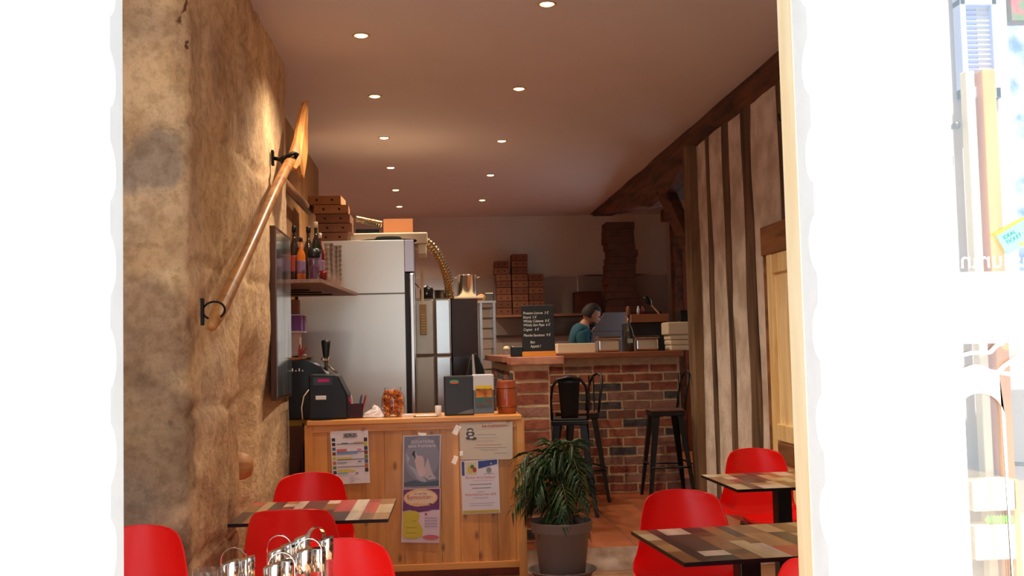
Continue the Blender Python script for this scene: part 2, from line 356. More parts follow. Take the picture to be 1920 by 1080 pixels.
struct(MB().grid(190, 130, stonef).build('wall_left', stone_mat(), smooth=True))
struct(MB().box(-2.7, -2.55, 2.0, 4.6, 0, CEIL).build('wall_left_front', FAC))
TANP = wood('tan_panelling', (182, 132, 80), (146, 98, 54), 0.6, 'z', 1.6, plank=0.14)
struct(MB().box(-1.25, -1.13, 7.0, 11.0, 0, CEIL).build('wall_left_kitchen', TANP))
struct(MB().box(-2.7, -1.25, 10.9, 11.0, 0, CEIL).build('wall_left_return', WALLP))
struct(MB().box(-2.7, -2.6, 10.9, 15.1, 0, CEIL).build('wall_left_back', WALLP))

# ---- right half-timbered wall (x = 2.3)
XR = 2.30
DAUB = mat('lime_daub', (220, 206, 192), 0.9, var=0.12, scale=5, bump=0.35, col2=(186, 168, 150), bscale=30)
def daubf(u, v):
    y = 2.25 + u * 7.0; z = v * 3.3
    return (XR + 0.02 + 0.012 * noise.fractal(Vector((1, y * 1.4, z * 0.8)), 1, 2, 3), y, z)
wr = struct(MB().grid(150, 70, daubf).build('wall_right', DAUB, smooth=True))
struct(MB().box(XR + 0.06, XR + 0.16, 2.25, 9.3, 0, CEIL).build('wall_right_core', FAC))
def stud(y, w, z0, z1, m, seed, lean=0.0, proud=0.022):
    def ring(z):
        a = noise.noise(Vector((seed, z * 1.3, 0))) * 0.035; bw = w * (1 + 0.25 * noise.noise(Vector((seed, z * 1.1, 9))))
        yc = y + a + lean * (z - z0); x = XR + 0.03
        p = proud * (1 + 0.3 * noise.noise(Vector((seed, z * 2, 4))))
        return [(x, yc - bw / 2, z), (x - p * 0.75, yc - bw / 2, z), (x - p, yc - bw * 0.38, z), (x - p, yc + bw * 0.38, z), (x - p * 0.75, yc + bw / 2, z), (x, yc + bw / 2, z)]
    N = 40; b = MB(); vs = []
    for i in range(N): vs += ring(z0 + (z1 - z0) * i / (N - 1))
    fs = [(i * 6 + k, i * 6 + k + 1, (i + 1) * 6 + k + 1, (i + 1) * 6 + k) for i in range(N - 1) for k in range(5)] + [tuple(range(6)), tuple(range((N - 1) * 6, N * 6))]
    b.add(vs, fs); return b.build('timber_stud', m, wr, smooth=False)
stud(8.65, 0.12, 0, 3.2, STUD, 1.3)
stud(8.11, 0.17, 0, 3.2, STUD, 2.7)
stud(7.56, 0.22, 0, 3.2, STUD, 5.1, 0.0)
stud(6.72, 0.26, 2.24, 3.2, STUD, 7.7)
stud(6.15, 0.14, 2.22, 3.2, STUD, 8.8)
stud(5.4, 0.2, 0, 3.2, STUD, 9.9)
stud(4.4, 0.2, 0, 3.2, STUD, 4.4)
stud(3.4, 0.2, 0, 3.2, STUD, 3.4)
# heavy end post
def postf(i, N=44):
    z = i / (N - 1) * 3.2; a = 0.03 * noise.noise(Vector((3, z * 1.2, 1))); w = 0.10 + 0.02 * noise.noise(Vector((8, z, 2)))
    return [(XR - 0.05 + a * 0.3, 9.02 + a, z), (XR - 0.06 + a * 0.3, 9.10 + a + w, z), (XR - 0.03, 9.28, z), (XR + 0.14, 9.28, z), (XR + 0.14, 9.02, z)]
b = MB(); vs = []
for i in range(44): vs += postf(i)
b.add(vs, [(i * 5 + k, i * 5 + (k + 1) % 5, (i + 1) * 5 + (k + 1) % 5, (i + 1) * 5 + k) for i in range(43) for k in range(5)])
struct(b.build('trim_2', STUDL))
# lintel over the door and its frame (part of the wall)
b = MB().box(XR - 0.035, XR + 0.05, 5.3, 7.16, 2.06, 2.26)
b.build('door_lintel', BROWNW, wr, bevel=0.01)
MB().box(XR - 0.02, XR + 0.05, 7.066, 7.16, 0, 2.06).build('door_jamb', BROWNW, wr, bevel=0.006)
d3 = struct(MB().box(XR - 0.005, XR + 0.045, 6.222, 7.068, 0.022, 2.058).build('door_3', PALEW))
b = MB()
for z0, z1 in ((1.93, 2.06), (0.82, 0.93), (0.10, 0.22)): b.box(XR - 0.025, XR + 0.0, 6.22, 7.07, z0, z1)
for y0, y1 in ((6.22, 6.32), (6.97, 7.07)): b.box(XR - 0.028, XR + 0.0, y0, y1, 0.018, 2.062)
b.build('door_frame', wood('pale_rail_pine', (250, 224, 164), (224, 184, 120), 0.5, 'z', 2.0), d3, bevel=0.006)
MB().box(XR - 0.03, XR - 0.005, 6.40, 6.96, 0.68, 0.81).build('kick_panel', BROWNW, d3, bevel=0.005)
MB().cyl((XR - 0.05, 6.42, 1.22), (XR - 0.02, 6.42, 1.22), 0.012).box(XR - 0.03, XR - 0.022, 6.405, 6.435, 1.16, 1.27).build('handle', IRON, d3)
# big ceiling beam, a squared trunk whose underside swells in the middle
def beam_sec(y):
    if y < 9: bot = 3.18
    elif y < 10.9: bot = 3.18 - 0.25 * sstep(9, 10.6, y)
    else: bot = 2.93 + 0.40 * ((y - 10.9) / 4.0)
    bot += 0.02 * noise.noise(Vector((0, y * 1.5, 0))); xo = 0.015 * noise.noise(Vector((5, y * 1.3, 0)))
    return [(XR - 0.02 + xo, y, CEIL), (XR - 0.035 + xo, y, (bot + CEIL) / 2), (XR - 0.005 + xo, y, bot + 0.02), (XR + 0.02, y, bot), (XR + 0.26, y, bot), (XR + 0.30, y, CEIL)]
b = MB(); vs = []; N = 80
for i in range(N): vs += beam_sec(2.25 + 12.65 * i / (N - 1))
b.add(vs, [(i * 6 + k, i * 6 + (k + 1) % 6, (i + 1) * 6 + (k + 1) % 6, (i + 1) * 6 + k) for i in range(N - 1) for k in range(6)] + [tuple(range(6)), tuple(range(6 * N - 6, 6 * N))])
struct(b.build('trim_3', BEAM))
struct(MB().box(2.56, 3.4, 9.9, 11.0, 2.98, 3.1).build('trim_4', BEAM, bevel=0.02))
struct(MB().tube([(2.42, 9.3, 1.95), (2.40, 9.7, 2.4), (2.38, 10.2, 2.8), (2.38, 10.5, 3.0)], [0.09, 0.10, 0.10, 0.11], 6).build('trim_5', BEAM))
struct(MB().box(3.06, 3.16, 13.2, 13.4, 0.15, 3.3).box(2.95, 3.2, 13.2, 13.4, 3.05, 3.2).build('trim_6', BEAM, bevel=0.01))
struct(MB().box(3.17, 3.38, 13.25, 13.35, 0.15, 2.75).build('trim_7', wood('red_brown_board', (150, 78, 40), (112, 52, 26), 0.6, 'z'), bevel=0.01))

# ---- brick bar: pillar, back wall of the bar, tops
def mkbrick(n, c, c2): return mat('brick_' + n, c, 0.85, var=0.3, scale=14, bump=0.4, col2=c2, bscale=40)
BR = [mkbrick('red', (158, 92, 72), (126, 68, 52)), mkbrick('orange', (170, 104, 80), (142, 80, 60)), mkbrick('pink', (152, 112, 98), (128, 88, 74)),
      mkbrick('slate', (88, 82, 82), (60, 54, 56)), mkbrick('burnt', (104, 88, 82), (128, 72, 54)), mkbrick('pale', (166, 124, 108), (142, 98, 82))]
MORT = mat('lime_mortar', (208, 180, 146), 0.95, var=0.15, scale=20, bump=0.5, bscale=60)
def bricks(b, x0, x1, y, z0, z1, rnd, pitch=0.262, course=0.0830, face=-1, single=False, axis='x'):
    k = 0; z = z0 + 0.006
    while z + course - 0.015 < z1 + 0.02:
        x = x0 + (0 if single else -pitch * (0.5 if k % 2 else 0.02))
        while x < x1 - 0.02:
            a = max(x, x0) + 0.009; c = min(x + (x1 - x0 if single else pitch), x1) - 0.009
            if c - a > 0.03:
                h0 = z + rnd.uniform(0, .005); h1 = min(z + course - 0.018 + rnd.uniform(-.004, .004), z1); pr = rnd.uniform(.006, .013)
                m = rnd.choices(range(1, 7), (26, 12, 20, 20, 12, 10))[0]
                if h1 - h0 > 0.02:
                    # slightly uneven outline
                    n = 5; pts = [(a + (c - a) * i / n, h0 + rnd.uniform(-.003, .003)) for i in range(n + 1)] + [(c - (c - a) * i / n, h1 + rnd.uniform(-.003, .003)) for i in range(n + 1)]
                    if axis == 'x': b.prism(pts, y - pr, y + 0.02, m)
                    else: b.prism([(p[0], p[1]) for p in pts], -pr, 0.02, m, M=Matrix(((0, 1, 0, y), (1, 0, 0, 0), (0, 0, 1, 0), (0, 0, 0, 1))))
            x += (x1 - x0 if single else pitch)
        z += course; k += 1
rnd = random.Random(11)
b = MB().box(0.80, 2.26, 9.67, 9.85, UP, 1.37); bricks(b, 0.80, 2.26, 9.672, UP, 1.365, rnd)
bw = tag(b.build('bar_wall', [MORT] + BR), 'red and grey brick bar front with pale mortar, below the wooden bar top', 'brick wall')
bw['kind'] = 'structure'
for k_ in ('label', 'category'): pass
b = MB().box(0.552, 0.80, 7.31, 9.66, UP - 0.15, 1.355); bricks(b, 0.552, 0.80, 7.312, 0.0, 1.352, rnd, single=True)
bricks(b, 7.32, 9.66, 0.553, 0.15, 1.35, rnd, axis='y')
bp_ = tag(b.build('brick_pillar', [MORT] + BR), 'narrow brick pillar between the pine counter and the black bar stools', 'pillar'); bp_['kind'] = 'structure'
tag(MB().box(0.78, 2.27, 9.56, 10.15, 1.37, 1.42).box(0.50, 0.78, 7.62, 10.15, 1.37, 1.42).build('bar_countertop', BARWOOD, bevel=0.006),
    'long brown wooden bar top lying on the brick wall, holding steel pans', 'bar top')
tag(MB().box(0.53, 0.895, 7.22, 7.61, 1.357, 1.412).build('capping_slab', mat('worn_terracotta_slab', (190, 132, 108), 0.7, var=0.3, scale=9, col2=(150, 96, 76), bump=0.2), bevel=0.006),
    'pinkish slab capping the brick pillar under the chalkboard', 'slab')

# ============================================================ DOORWAY LEAVES (outside, in full daylight)
def scallop_face(b, xe, sgn, z0, z1, y, wchan, pitch, zref):
    """front strip next to the edge xe (leaf extends in direction sgn) with chamfer and scooped notches"""
    nz_, nx = 620, 16; W_ = 0.085
    vs = []
    for j in range(nz_):
        z = z0 + (z1 - z0) * j / (nz_ - 1)
        ph = (z - zref) / pitch; dz = (ph - round(ph)) * pitch
        for i in range(nx):
            d = W_ * (1 - (i / (nx - 1)) ** 0.7)           # distance from the edge
            dep = max(0, 0.010 - d)                        # small chamfer
            R = 0.054; q = R * R - (d * 1.15) ** 2 - (dz * 1.0) ** 2
            if q > 0: dep = max(dep, (math.sqrt(q) - 0.010))
            vs.append((xe + sgn * d, y + dep, z))
        vs.append((xe, y + 0.085, z))
    n = nx + 1
    b.add(vs, [(j * n + i, j * n + i + 1, (j + 1) * n + i + 1, (j + 1) * n + i) for j in range(nz_ - 1) for i in range(n - 1)])
LW = -0.530
b = MB(); scallop_face(b, LW, -1, 0.0, 2.72, 1.80, 0.03, 0.1565, 1.461)
b.box(LW - 0.52, LW - 0.085, 1.80, 1.885, 0, 2.72); b.box(LW - 0.09, LW - .004, 1.86, 1.884, 0, 2.72)
d1 = struct(b.build('door_1', WHITE, smooth=False))
b = MB().box(LW - 0.45, LW - 0.17, 1.794, 1.801, 0.15, 1.05).box(LW - 0.45, LW - 0.17, 1.794, 1.801, 1.2, 2.6)
b.build('door_panel', WHITE, d1, bevel=0.005)
struct(MB().box(-0.66, -0.55, 1.887, 1.905, 0, 3.1).build('trim_8', WHITE))
struct(MB().box(-2.5, -1.0, 2.10, 2.15, 0.68, 0.76).box(-2.5, -2.43, 2.1, 2.15, .7, 3.1).box(-1.07, -1.0, 2.1, 2.15, .7, 3.1).box(-1.78, -1.72, 2.1, 2.15, .7, 3.1).box(-2.5, -1.0, 2.1, 2.15, 3.03, 3.1).build('added_window', WHITE))  # unseen shop window, added to supply daylight inside
RW = 0.672
b = MB(); scallop_face(b, RW, 1, 0.0, 2.72, 1.80, 0.03, 0.1565, 1.478)
b.box(RW + 0.085, 0.915, 1.80, 1.885, 0, 2.72); b.box(RW + .004, RW + 0.09, 1.86, 1.884, 0, 2.72)
b.box(0.915, 1.42, 1.805, 1.86, 1.475, 1.578); b.box(0.915, 1.42, 1.805, 1.86, 0.0, 0.45); b.box(0.915, 1.42, 1.805, 1.86, 2.6, 2.72); b.box(1.36, 1.46, 1.80, 1.86, 0, 2.72)
d2 = struct(b.build('door_2', WHITE))
b = MB().box(0.915, 1.36, 1.802, 1.812, 1.452, 1.475).box(0.912, 0.924, 1.803, 1.83, 0.45, 1.475).box(0.912, 0.924, 1.803, 1.83, 1.578, 2.6)
b.build('glazing_bead', WHITE, d2, bevel=0.003)
DG = glass('door_glass', (1, 1, 1), 0.17)
MB().box(0.915, 1.36, 1.828, 1.832, 1.578, 2.6).build('glass_pane', DG, d2)
MB().box(0.915, 1.36, 1.828, 1.832, 0.45, 1.475).build('glass_pane', DG, d2)
struct(MB().box(0.671, 0.74, 1.8865, 1.962, 0, 3.1).build('trim_9', RAWJAMB))
struct(MB().box(-0.66, 0.74, 1.90, 1.96, 2.70, 2.76).build('trim_10', WHITE))
# street sign's reflection, laid on the glass as solid mirrored letters
LET = mat('reflection_and_arch_white', (250, 250, 252), 0.4)
p = at(1772, 497, 1.822)
text_mesh('reflected_lettering', 'assurance', 0.044, LET, d2, (1.072, 1.8265, 1.5865), mirror=True)
# arched white decoration over the lower pane
b = MB()
xc, rw, zt, zs = 0.962, 0.045, 1.365, 1.318
N = 14; arc = [(xc - rw, 0.45)] + [(xc - rw * math.cos(PI * i / N), zs + (zt - zs) * math.sin(PI * i / N)) for i in range(N + 1)] + [(xc + rw, 0.45)]
outer = [(0.914, 0.45)] + [(0.914 + (1.0 - 0.914) * i / N, 1.395 + 0.02 * math.sin(PI * i / N)) for i in range(N + 1)] + [(1.012, 0.45)]
for i in range(len(arc) - 1):
    b.add([(arc[i][0], 1.8235, arc[i][1]), (arc[i + 1][0], 1.8235, arc[i + 1][1]), (outer[i + 1][0], 1.8235, outer[i + 1][1]), (outer[i][0], 1.8235, outer[i][1])], [(0, 1, 2, 3)])
for p0, p1 in (((0.915, 1.405), (1.03, 1.395)), ((0.98, 1.385), (1.04, 1.43)), ((0.915, 1.428), (0.985, 1.436)), ((0.985, 1.436), (1.01, 1.452))):
    b.tube([(p0[0], 1.8235, p0[1]), ((p0[0] + p1[0]) / 2, 1.8235, (p0[1] + p1[1]) / 2 + .004), (p1[0], 1.8235, p1[1])], 0.004, 6)
b.build('painted_arch', LET, d2)
# things on the facade behind the glazed leaf, built in place of street reflections
LILAC = mat('lilac_shutter_paint', (176, 190, 232), 0.5)
def px2(x, y, Y=1.975): return at(x, y, Y)
sh = thing('reflected_shutter', 'lilac blue louvred shutter built behind the upper door glass in place of its reflection', 'shutter', (0, 0, 0))
a0, a1 = px2(1785, 0), px2(1872, 188); zt = 2.35
b = MB(); x0, x1 = a0.x + 0.005, a1.x - 0.004; zb = a1.z
for u0, u1 in ((0, 0.16), (0.84, 1)): b.box(x0 + (x1 - x0) * u0, x0 + (x1 - x0) * u1, 1.955, 1.985, zb, zt)
b.box(x0, x1, 1.955, 1.985, zb, zb + 0.022).box(x0, x1, 1.955, 1.985, zt - 0.02, zt).box(x0, x1, 1.955, 1.985, 2.105, 2.120).build('shutter_frame', LILAC, sh, bevel=0.002)
b = MB(); z = zb + 0.026
while z < zt - 0.03:
    b.box(-0.034, 0.034, -0.008, 0.008, -0.0012, 0.0012, M=Matrix.Translation(((x0 + x1) / 2, 1.972, z)) @ Matrix.Rotation(-0.7, 4, 'X')); z += 0.0095
b.build('slats', LILAC, sh)
ORW = wood('orange_batten', (246, 172, 90), (226, 140, 60), 0.5, 'z')
PB = mat('pale_batten', (240, 224, 190), 0.6)
g0 = px2(1801, 190); g1 = px2(1842, 500)
tag(MB().box(g0.x - 0.005, g0.x + 0.012, 1.94, 1.965, 0.3, zb + 0.05).build('wooden_batten', PB, bevel=0.002), 'pale cream upright batten below the lilac shutter behind the door glass', 'batten')
tag(MB().box(g0.x + 0.022, g0.x + 0.048, 1.93, 1.965, 0.3, zb + 0.05).build('wooden_batten', ORW, bevel=0.002), 'orange upright wooden batten beside the pale one behind the door glass', 'batten')
BLUEP = mat('blue_crackled_film', (214, 226, 255), 0.35, scale=22, col2=(92, 128, 214), detail=10, stretch=(1, 1, 1), bump=0.5)
q0 = px2(1878, 50)
tag(MB().prism([(q0.x - 0.012, q0.z), (q0.x + 0.40, q0.z + 0.01), (q0.x + 0.40, 0.25), (q0.x + 0.004, 0.25)], 1.972, 1.985).build('crackled_panel', BLUEP), 'blue and white crackled panel at the far right behind the door glass', 'panel')
MESHM = mat('red_green_mesh', (196, 70, 80), 0.6, scale=60, col2=(90, 130, 80))
tag(MB().box(q0.x + 0.02, q0.x + 0.30, 1.972, 1.985, q0.z + 0.012, 2.5).build('patterned_screen', MESHM), 'red and green patterned screen above the blue crackled panel', 'screen')
st = tag(MB().box(-0.03, 0.03, -0.001, 0.001, -0.022, 0.022).build('sticker', mat('teal_sticker', (120, 214, 200), 0.4)), 'teal sticker stuck low on the upper pane of the white glazed door', 'sticker')
s0 = px2(1903, 442, 1.822); st.location = s0; st.rotation_euler = (0, -0.5, 0)
MB().box(-.03, .03, -.0015, .0012, 0.017, 0.022).box(-.0, .005, -.0015, .0012, -.022, -.014).box(.01, .015, -.0015, .0012, -.022, -.014).build('sticker_band', mat('sticker_yellow', (226, 214, 60), 0.4), st)
text_mesh('sticker_lettering', 'IDEAL\nTICKET', 0.010, mat('sticker_ink', (40, 60, 60), 0.5), st, (-0.022, -0.0018, 0.004))
kn = px2(1790, 236)
MB().ball((kn.x, 1.968, kn.z), 0.008).cyl((kn.x, 1.968, kn.z), (kn.x, 2.0, kn.z), 0.004).build('wall_knob', STEEL2, bpy.data.objects['wall_front'], smooth=True)
hx = px2(1893, 880, 1.95)
d4 = struct(MB().box(px2(1860, 700).x, px2(1890, 700).x + .03, 1.968, 1.995, 0.02, 2.3).build('door_4', mat('grey_beige_door', (196, 184, 172), .5)))
hd = bpy.data.objects.new('lever_handle', None); C.objects.link(hd); hd.parent = d4; hd.location = (hx.x, 1.955, hx.z)
MB().box(-0.006, 0.006, -0.004, 0.004, -0.03, 0.03).build('plate', STEEL2, hd, bevel=0.003)
MB().tube([(0, 0, 0.012), (0, -0.02, 0.012), (0.03, -0.024, 0.010), (0.07, -0.024, 0.012)], 0.004, 8).build('lever', STEEL2, hd, smooth=True)
hx = px2(1897, 1072, 1.95)
(MB().cyl((hx.x - 0.012, 1.95, hx.z), (hx.x + 0.01, 1.95, hx.z), 0.011).cyl((hx.x, 1.95, hx.z), (hx.x, 1.99, hx.z), 0.005).build('door_knob', STEEL2, d4, smooth=False))
bx0, bx1 = px2(1798, 950), px2(1860, 1010)
tb = thing('planter_box', 'pale wooden planter box with a green seedling behind the lower door glass', 'planter', (0, 0, 0))
MB().box(bx0.x - .02, bx1.x, 1.88, 1.93, bx0.z + 0.005, bx0.z + 0.06).build('top_board', PB, tb, bevel=0.002)
MB().box(bx0.x - .02, bx1.x - .005, 1.88, 1.93, bx1.z - 0.02, bx0.z - 0.02).build('front_board', PB, tb, bevel=0.002)
b = MB()
for i in range(9):
    x = bx0.x + 0.008 + i * 0.006; z = bx0.z - 0.02
    b.add([(x, 1.885, z), (x + 0.004, 1.88, z + 0.008), (x + 0.001, 1.885, z + 0.018), (x - 0.005, 1.888, z + 0.009)], [(0, 1, 2, 3)])
b.build('seedling', mat('seedling_green', (130, 200, 70), 0.5), tb)
tag(MB().prism([(bx1.x - 0.004, bx0.z + 0.06), (bx1.x + 0.004, bx0.z + 0.06), (bx1.x + 0.004, 0.3), (bx1.x - 0.022, 0.3)], 1.88, 1.93).build('wooden_brace', ORW), 'slanted orange wooden brace at the end of the planter box', 'brace')

# ============================================================ CEILING SPOTLIGHTS
GLOW = mat('halogen_glow', (255, 214, 140), emit=14)
RINGM = mat('spotlight_ring', (214, 190, 160), 0.3, metal=0.5)
def spotlight(label, x, y):
    t = thing('recessed_spotlight', label, 'spotlight', (x, y, CEIL), 0, 'recessed ceiling spotlights')
    MB().lathe([(0.047, 0), (0.052, -0.002), (0.052, -0.005), (0.044, -0.006), (0.038, -0.002), (0.038, 0.0)], n=32).build('ring', RINGM, t, smooth=True)
    MB().lathe([(0.036, -0.001), (0.036, -0.003), (0.030, -0.008), (0.0001, -0.010)], n=24).build('bulb', GLOW, t, smooth=True)
    ld = bpy.data.lights.new('spotlight_beam', 'SPOT'); ld.energy = SPOT_W; ld.color = (1.0, 0.83, 0.62); ld.spot_size = 2.3; ld.spot_blend = 0.8; ld.shadow_soft_size = 0.035
    lo = bpy.data.objects.new('spotlight_beam', ld); C.objects.link(lo); lo.parent = t; lo.location = (0, 0, -0.03)
order = ['nearest to the doorway', 'second from the doorway', 'third from the doorway', 'fourth from the doorway', 'fifth from the doorway', 'last, nearest the back wall']
for i in range(6): spotlight('glowing round ceiling spotlight in the row over the fridge, ' + order[i], -0.386, [6.324, 7.845, 9.383, 10.915, 12.434, 13.856][i])
for i in range(5): spotlight('glowing round ceiling spotlight in the row nearer the timber wall, ' + (order[i] if i < 4 else order[5]), 0.668, [5.742, 7.642, 9.573, 11.451, 13.365][i])

# ============================================================ CHAIRS AND TABLES
CP = [(-.235, .425, .150), (-.225, .440, .185), (-.19, .448, .205), (-.10, .436, .222), (0, .425, .228), (.09, .424, .230), (.15, .445, .230), (.185, .49, .228), (.205, .55, .220),
      (.222, .62, .208), (.237, .69, .196), (.248, .75, .183), (.257, .785, .170), (.262, .808, .152), (.265, .822, .128), (.266, .830, .100)]
def shellf(u, v):
    s = v * (len(CP) - 1); i = min(int(s), len(CP) - 2); t = s - i
    y, z, w = [CP[i][k] * (1 - t) + CP[i + 1][k] * t for k in range(3)]
    q = u * 2 - 1; a = sstep(0.40, 0.62, v)
    x = w * q
    z += 0.055 * (abs(q) ** 3.2) * (1 - a) * sstep(0.0, 0.15, v)
    y -= (0.075 * q * q + 0.02 * abs(q) ** 4) * a * (1 - 0.55 * sstep(0.8, 1, v))
    z -= 0.010 * q * q * sstep(0.85, 1, v)
    return (x, y, z)
def make_chair(label, group):
    t = thing('shell_chair', label, 'chair', (0, 0, 0), 0, group)
    MB().grid(21, 46, shellf).build('seat_shell', RED, t, smooth=True, solid=0.007, sub=1)
    for sx in (-1, 1):
        for sy in (-1, 1):
            MB().cyl((sx * .11, sy * .10, .415), (sx * .20, sy * .20, 0), .014, .010, 12).build('leg', BEECH, t, smooth=True)
    b = MB()
    for sx in (-1, 1):
        b.cyl((sx * .11, -.10, .41), (sx * .168, .168, .15), .004, n=6).cyl((sx * .11, .10, .41), (sx * .168, -.168, .15), .004, n=6).cyl((-sx * .11, sx * .10, .41), (sx * .168, sx * .168, .15), .004, n=6)
    b.box(-.12, .12, -.11, .11, .404, .414)
    b.build('wire_brace', BLACKM, t)
    return t
GC = 'red shell chairs around the tables'
ch = make_chair('red plastic shell chair behind the patchwork table next to the pine counter', GC)
ch.location = (-0.655, 5.60, 0)
dup(ch, (-0.60, 4.74, 0), PI, 'red shell chair with its back turned, before the table by the stone wall')
dup(ch, (-0.325, 3.48, 0), 0.0, 'brightly lit red shell chair just behind the oil and vinegar stands')
dup(ch, (-1.115, 3.94, 0), 0.0, 'red shell chair against the stone wall beside the white door leaf')
dup(ch, (1.075, 4.43, 0), 0.05, 'red plastic shell chair behind the nearer patchwork table, in front of the step')
dup(ch, (1.925, 6.17, 0), 0.0, 'red shell chair behind the farther patchwork table by the timber wall')
dup(ch, (1.20, 3.41, 0), PI + 0.12, 'red shell chair cut off by the wooden jamb, at the near side of the table')

PWC = [(150, 112, 76), (172, 134, 92), (190, 158, 118), (112, 84, 60), (84, 72, 64), (62, 56, 54), (186, 72, 62), (150, 52, 46), (206, 190, 172), (198, 176, 140), (100, 70, 70), (134, 96, 62)]
PWC = [tuple(min(250, int(v * 1.16)) for v in c) for c in PWC]
PW = [wood('patchwork_plank_%s' % w, c, tuple(int(v * .82) for v in c), 0.28, 'y', 2.5, coat=0.12) for w, c in zip('oak sand straw walnut taupe charcoal coral brick chalk linen plum chestnut'.split(), PWC)]
def make_table(label, seed, group='patchwork topped bistro tables', sx=0.7, sy=0.66):
    t = thing('bistro_table', label, 'table', (0, 0, 0), 0, group)
    r = random.Random(seed); b = MB(); hx, hy = sx / 2, sy / 2
    b.box(-hx, hx, -hy, hy, .715, .7293, 0)
    x = -hx
    while x < hx - 1e-4:
        w = min(r.choice([.045, .06, .08, .10]), hx - x)
        if hx - x - w < .03: w = hx - x
        y = -hy
        while y < hy - 1e-4:
            l = min(r.choice([.09, .14, .2, .27, .34]), hy - y)
            if hy - y - l < .05: l = hy - y
            b.quad((x, y, .7300), (x + w, y, .7300), (x + w, y + l, .7300), (x, y + l, .7300), 1 + r.choices(range(12), (5, 5, 3, 4, 3, 3, 3.5, 1.5, 5, 4, 1, 4))[0]); y += l
        x += w
    b.build('tabletop', [BLACKM] + PW, t)
    MB().box(-.04, .04, -.04, .04, .02, .715).build('pedestal', BLACKM, t, bevel=0.004)
    MB().box(-.22, .22, -.22, .22, 0, .018).build('base_plate', BLACKM, t, bevel=0.006)
    return t
t1 = make_table('bistro table with patchwork plank top standing beside the pine counter', 3); t1.location = (-0.55, 5.12, 0); t1.rotation_euler = (0, 0, -0.02)
t2 = make_table('bistro table with patchwork plank top in front of the brick bar, nearest on that side', 8); t2.location = (1.155, 3.955, 0); t2.rotation_euler = (0, 0, 0.09)
t3 = make_table('bistro table with patchwork plank top against the timber wall by the pale door', 5); t3.location = (1.865, 5.68, 0); t3.rotation_euler = (0, 0, 0.03)
t4 = make_table('bistro table of which only a dark corner shows beside the wooden jamb', 6); t4.location = (1.90, 4.12, 0); t4.rotation_euler = (0, 0, 0.06)
t5 = make_table('bistro table under the oil and vinegar stands, below the frame edge', 9); t5.location = (-0.60, 2.80, 0)

# ============================================================ OIL AND VINEGAR STANDS
OILG = glass('cruet_glass', (0.93, 0.90, 0.86), 0.06)
OIL = mat('olive_oil', (176, 120, 50), 0.2); VIN = mat('vinegar', (92, 40, 28), 0.2); SALT = mat('salt', (220, 208, 200), 0.8)
def cruet(loc, label, r=0.0215, h=0.19, fill=VIN, level=0.5, slant=True, rot=0.0, group='cruet bottles with chrome caps'):
    t = thing('cruet_bottle', label, 'bottle', loc, rot, group)
    n = 24; capz = h * 0.80
    MB().lathe([(r * .9, 0), (r * .95, .004), (r * .95, capz * .7), (r * .78, capz * .85), (r * .92, capz)], n=n).build('bottle_glass', OILG, t, smooth=True)
    MB().lathe([(r * .82, .006), (r * .82, capz * level)], n=n).build('filling', fill, t, smooth=True)
    vs = []; rc = r
    zb_, zt_ = capz - .004, h
    for k in range(n):
        a = 2 * PI * k / n; vs.append((rc * math.cos(a), rc * math.sin(a), zb_))
    for rr, dz in ((1, -.003), (.93, 0)):
        for k in range(n):
            a = 2 * PI * k / n; x = rc * rr * math.cos(a); vs.append((x, rc * rr * math.sin(a), zt_ + dz + (0.30 * x - 0.004 if slant else 0)))
    fs = [tuple(range(n - 1, -1, -1)), tuple(range(2 * n, 3 * n))] + [(l * n + k, l * n + (k + 1) % n, (l + 1) * n + (k + 1) % n, (l + 1) * n + k) for l in (0, 1) for k in range(n)]
    o = MB().add(vs, fs).build('cap', CHROME, t, smooth=False)
    for p_ in o.data.polygons: p_.use_smooth = len(p_.vertices) == 4
    MB().ball((r * .8, -r * .5, h - .008), .0045, 10).build('spout_hole', DARKHOLE, t, smooth=True)
    return t
def stand(px, pyt, Y, label, rot=0.0, Rr=0.030, w=0.006):
    p = at(px, pyt, Y)
    t = thing('cruet_stand', label, 'cruet stand', (p.x, p.y, .73), rot, 'chrome cruet stands')
    H = p.z - .73; path = [(-Rr, 0, .02)] + [(-Rr * math.cos(a), 0, H - Rr + Rr * math.sin(a)) for a in [PI * i / 18 for i in range(19)]] + [(Rr, 0, .02)]
    b = MB(); vs = []
    for i, q in enumerate(path):
        c = Vector((0, 0, H - Rr)); nrm = (Vector(q) - c).normalized() if q[2] > H - Rr else Vector((1 if q[0] > 0 else -1, 0, 0))
        for dy in (-w, w):
            for dn in (0, .0015): vs.append(Vector(q) + Vector((0, dy, 0)) + nrm * dn)
    fs = []
    for i in range(len(path) - 1):
        a = i * 4; c = a + 4
        for k0, k1 in ((0, 1), (1, 3), (3, 2), (2, 0)): fs.append((a + k0, a + k1, c + k1, c + k0))
    b.add(vs, fs).build('carry_handle', CHROME, t, smooth=False)
    MB().box(-.055, .055, -.04, .04, .003, .007).box(-.055, .055, -.041, -.039, .05, .056).box(-.055, .055, .039, .041, .05, .056).cyl((-.05, -.035, 0), (-.05, -.035, .05), .002, n=6).cyl((.05, -.035, 0), (.05, -.035, .05), .002, n=6).cyl((-.05, .035, 0), (-.05, .035, .05), .002, n=6).cyl((.05, .035, 0), (.05, .035, .05), .002, n=6).build('base_tray', CHROME, t)
    return t
def cr(px, pyt, Y, label, **k):
    p = at(px, pyt, Y); return cruet((p.x, p.y, .737), label, h=p.z - .737, **k)
stand(439, 1027, 2.62, 'chrome carrying stand with an arched handle, beside the drinking glass')
stand(524, 1004, 2.80, 'chrome cruet stand with a rounded handle, behind the low front bottles')
stand(528, 1036, 2.60, 'chrome cruet stand with the lowest rounded handle, in front')
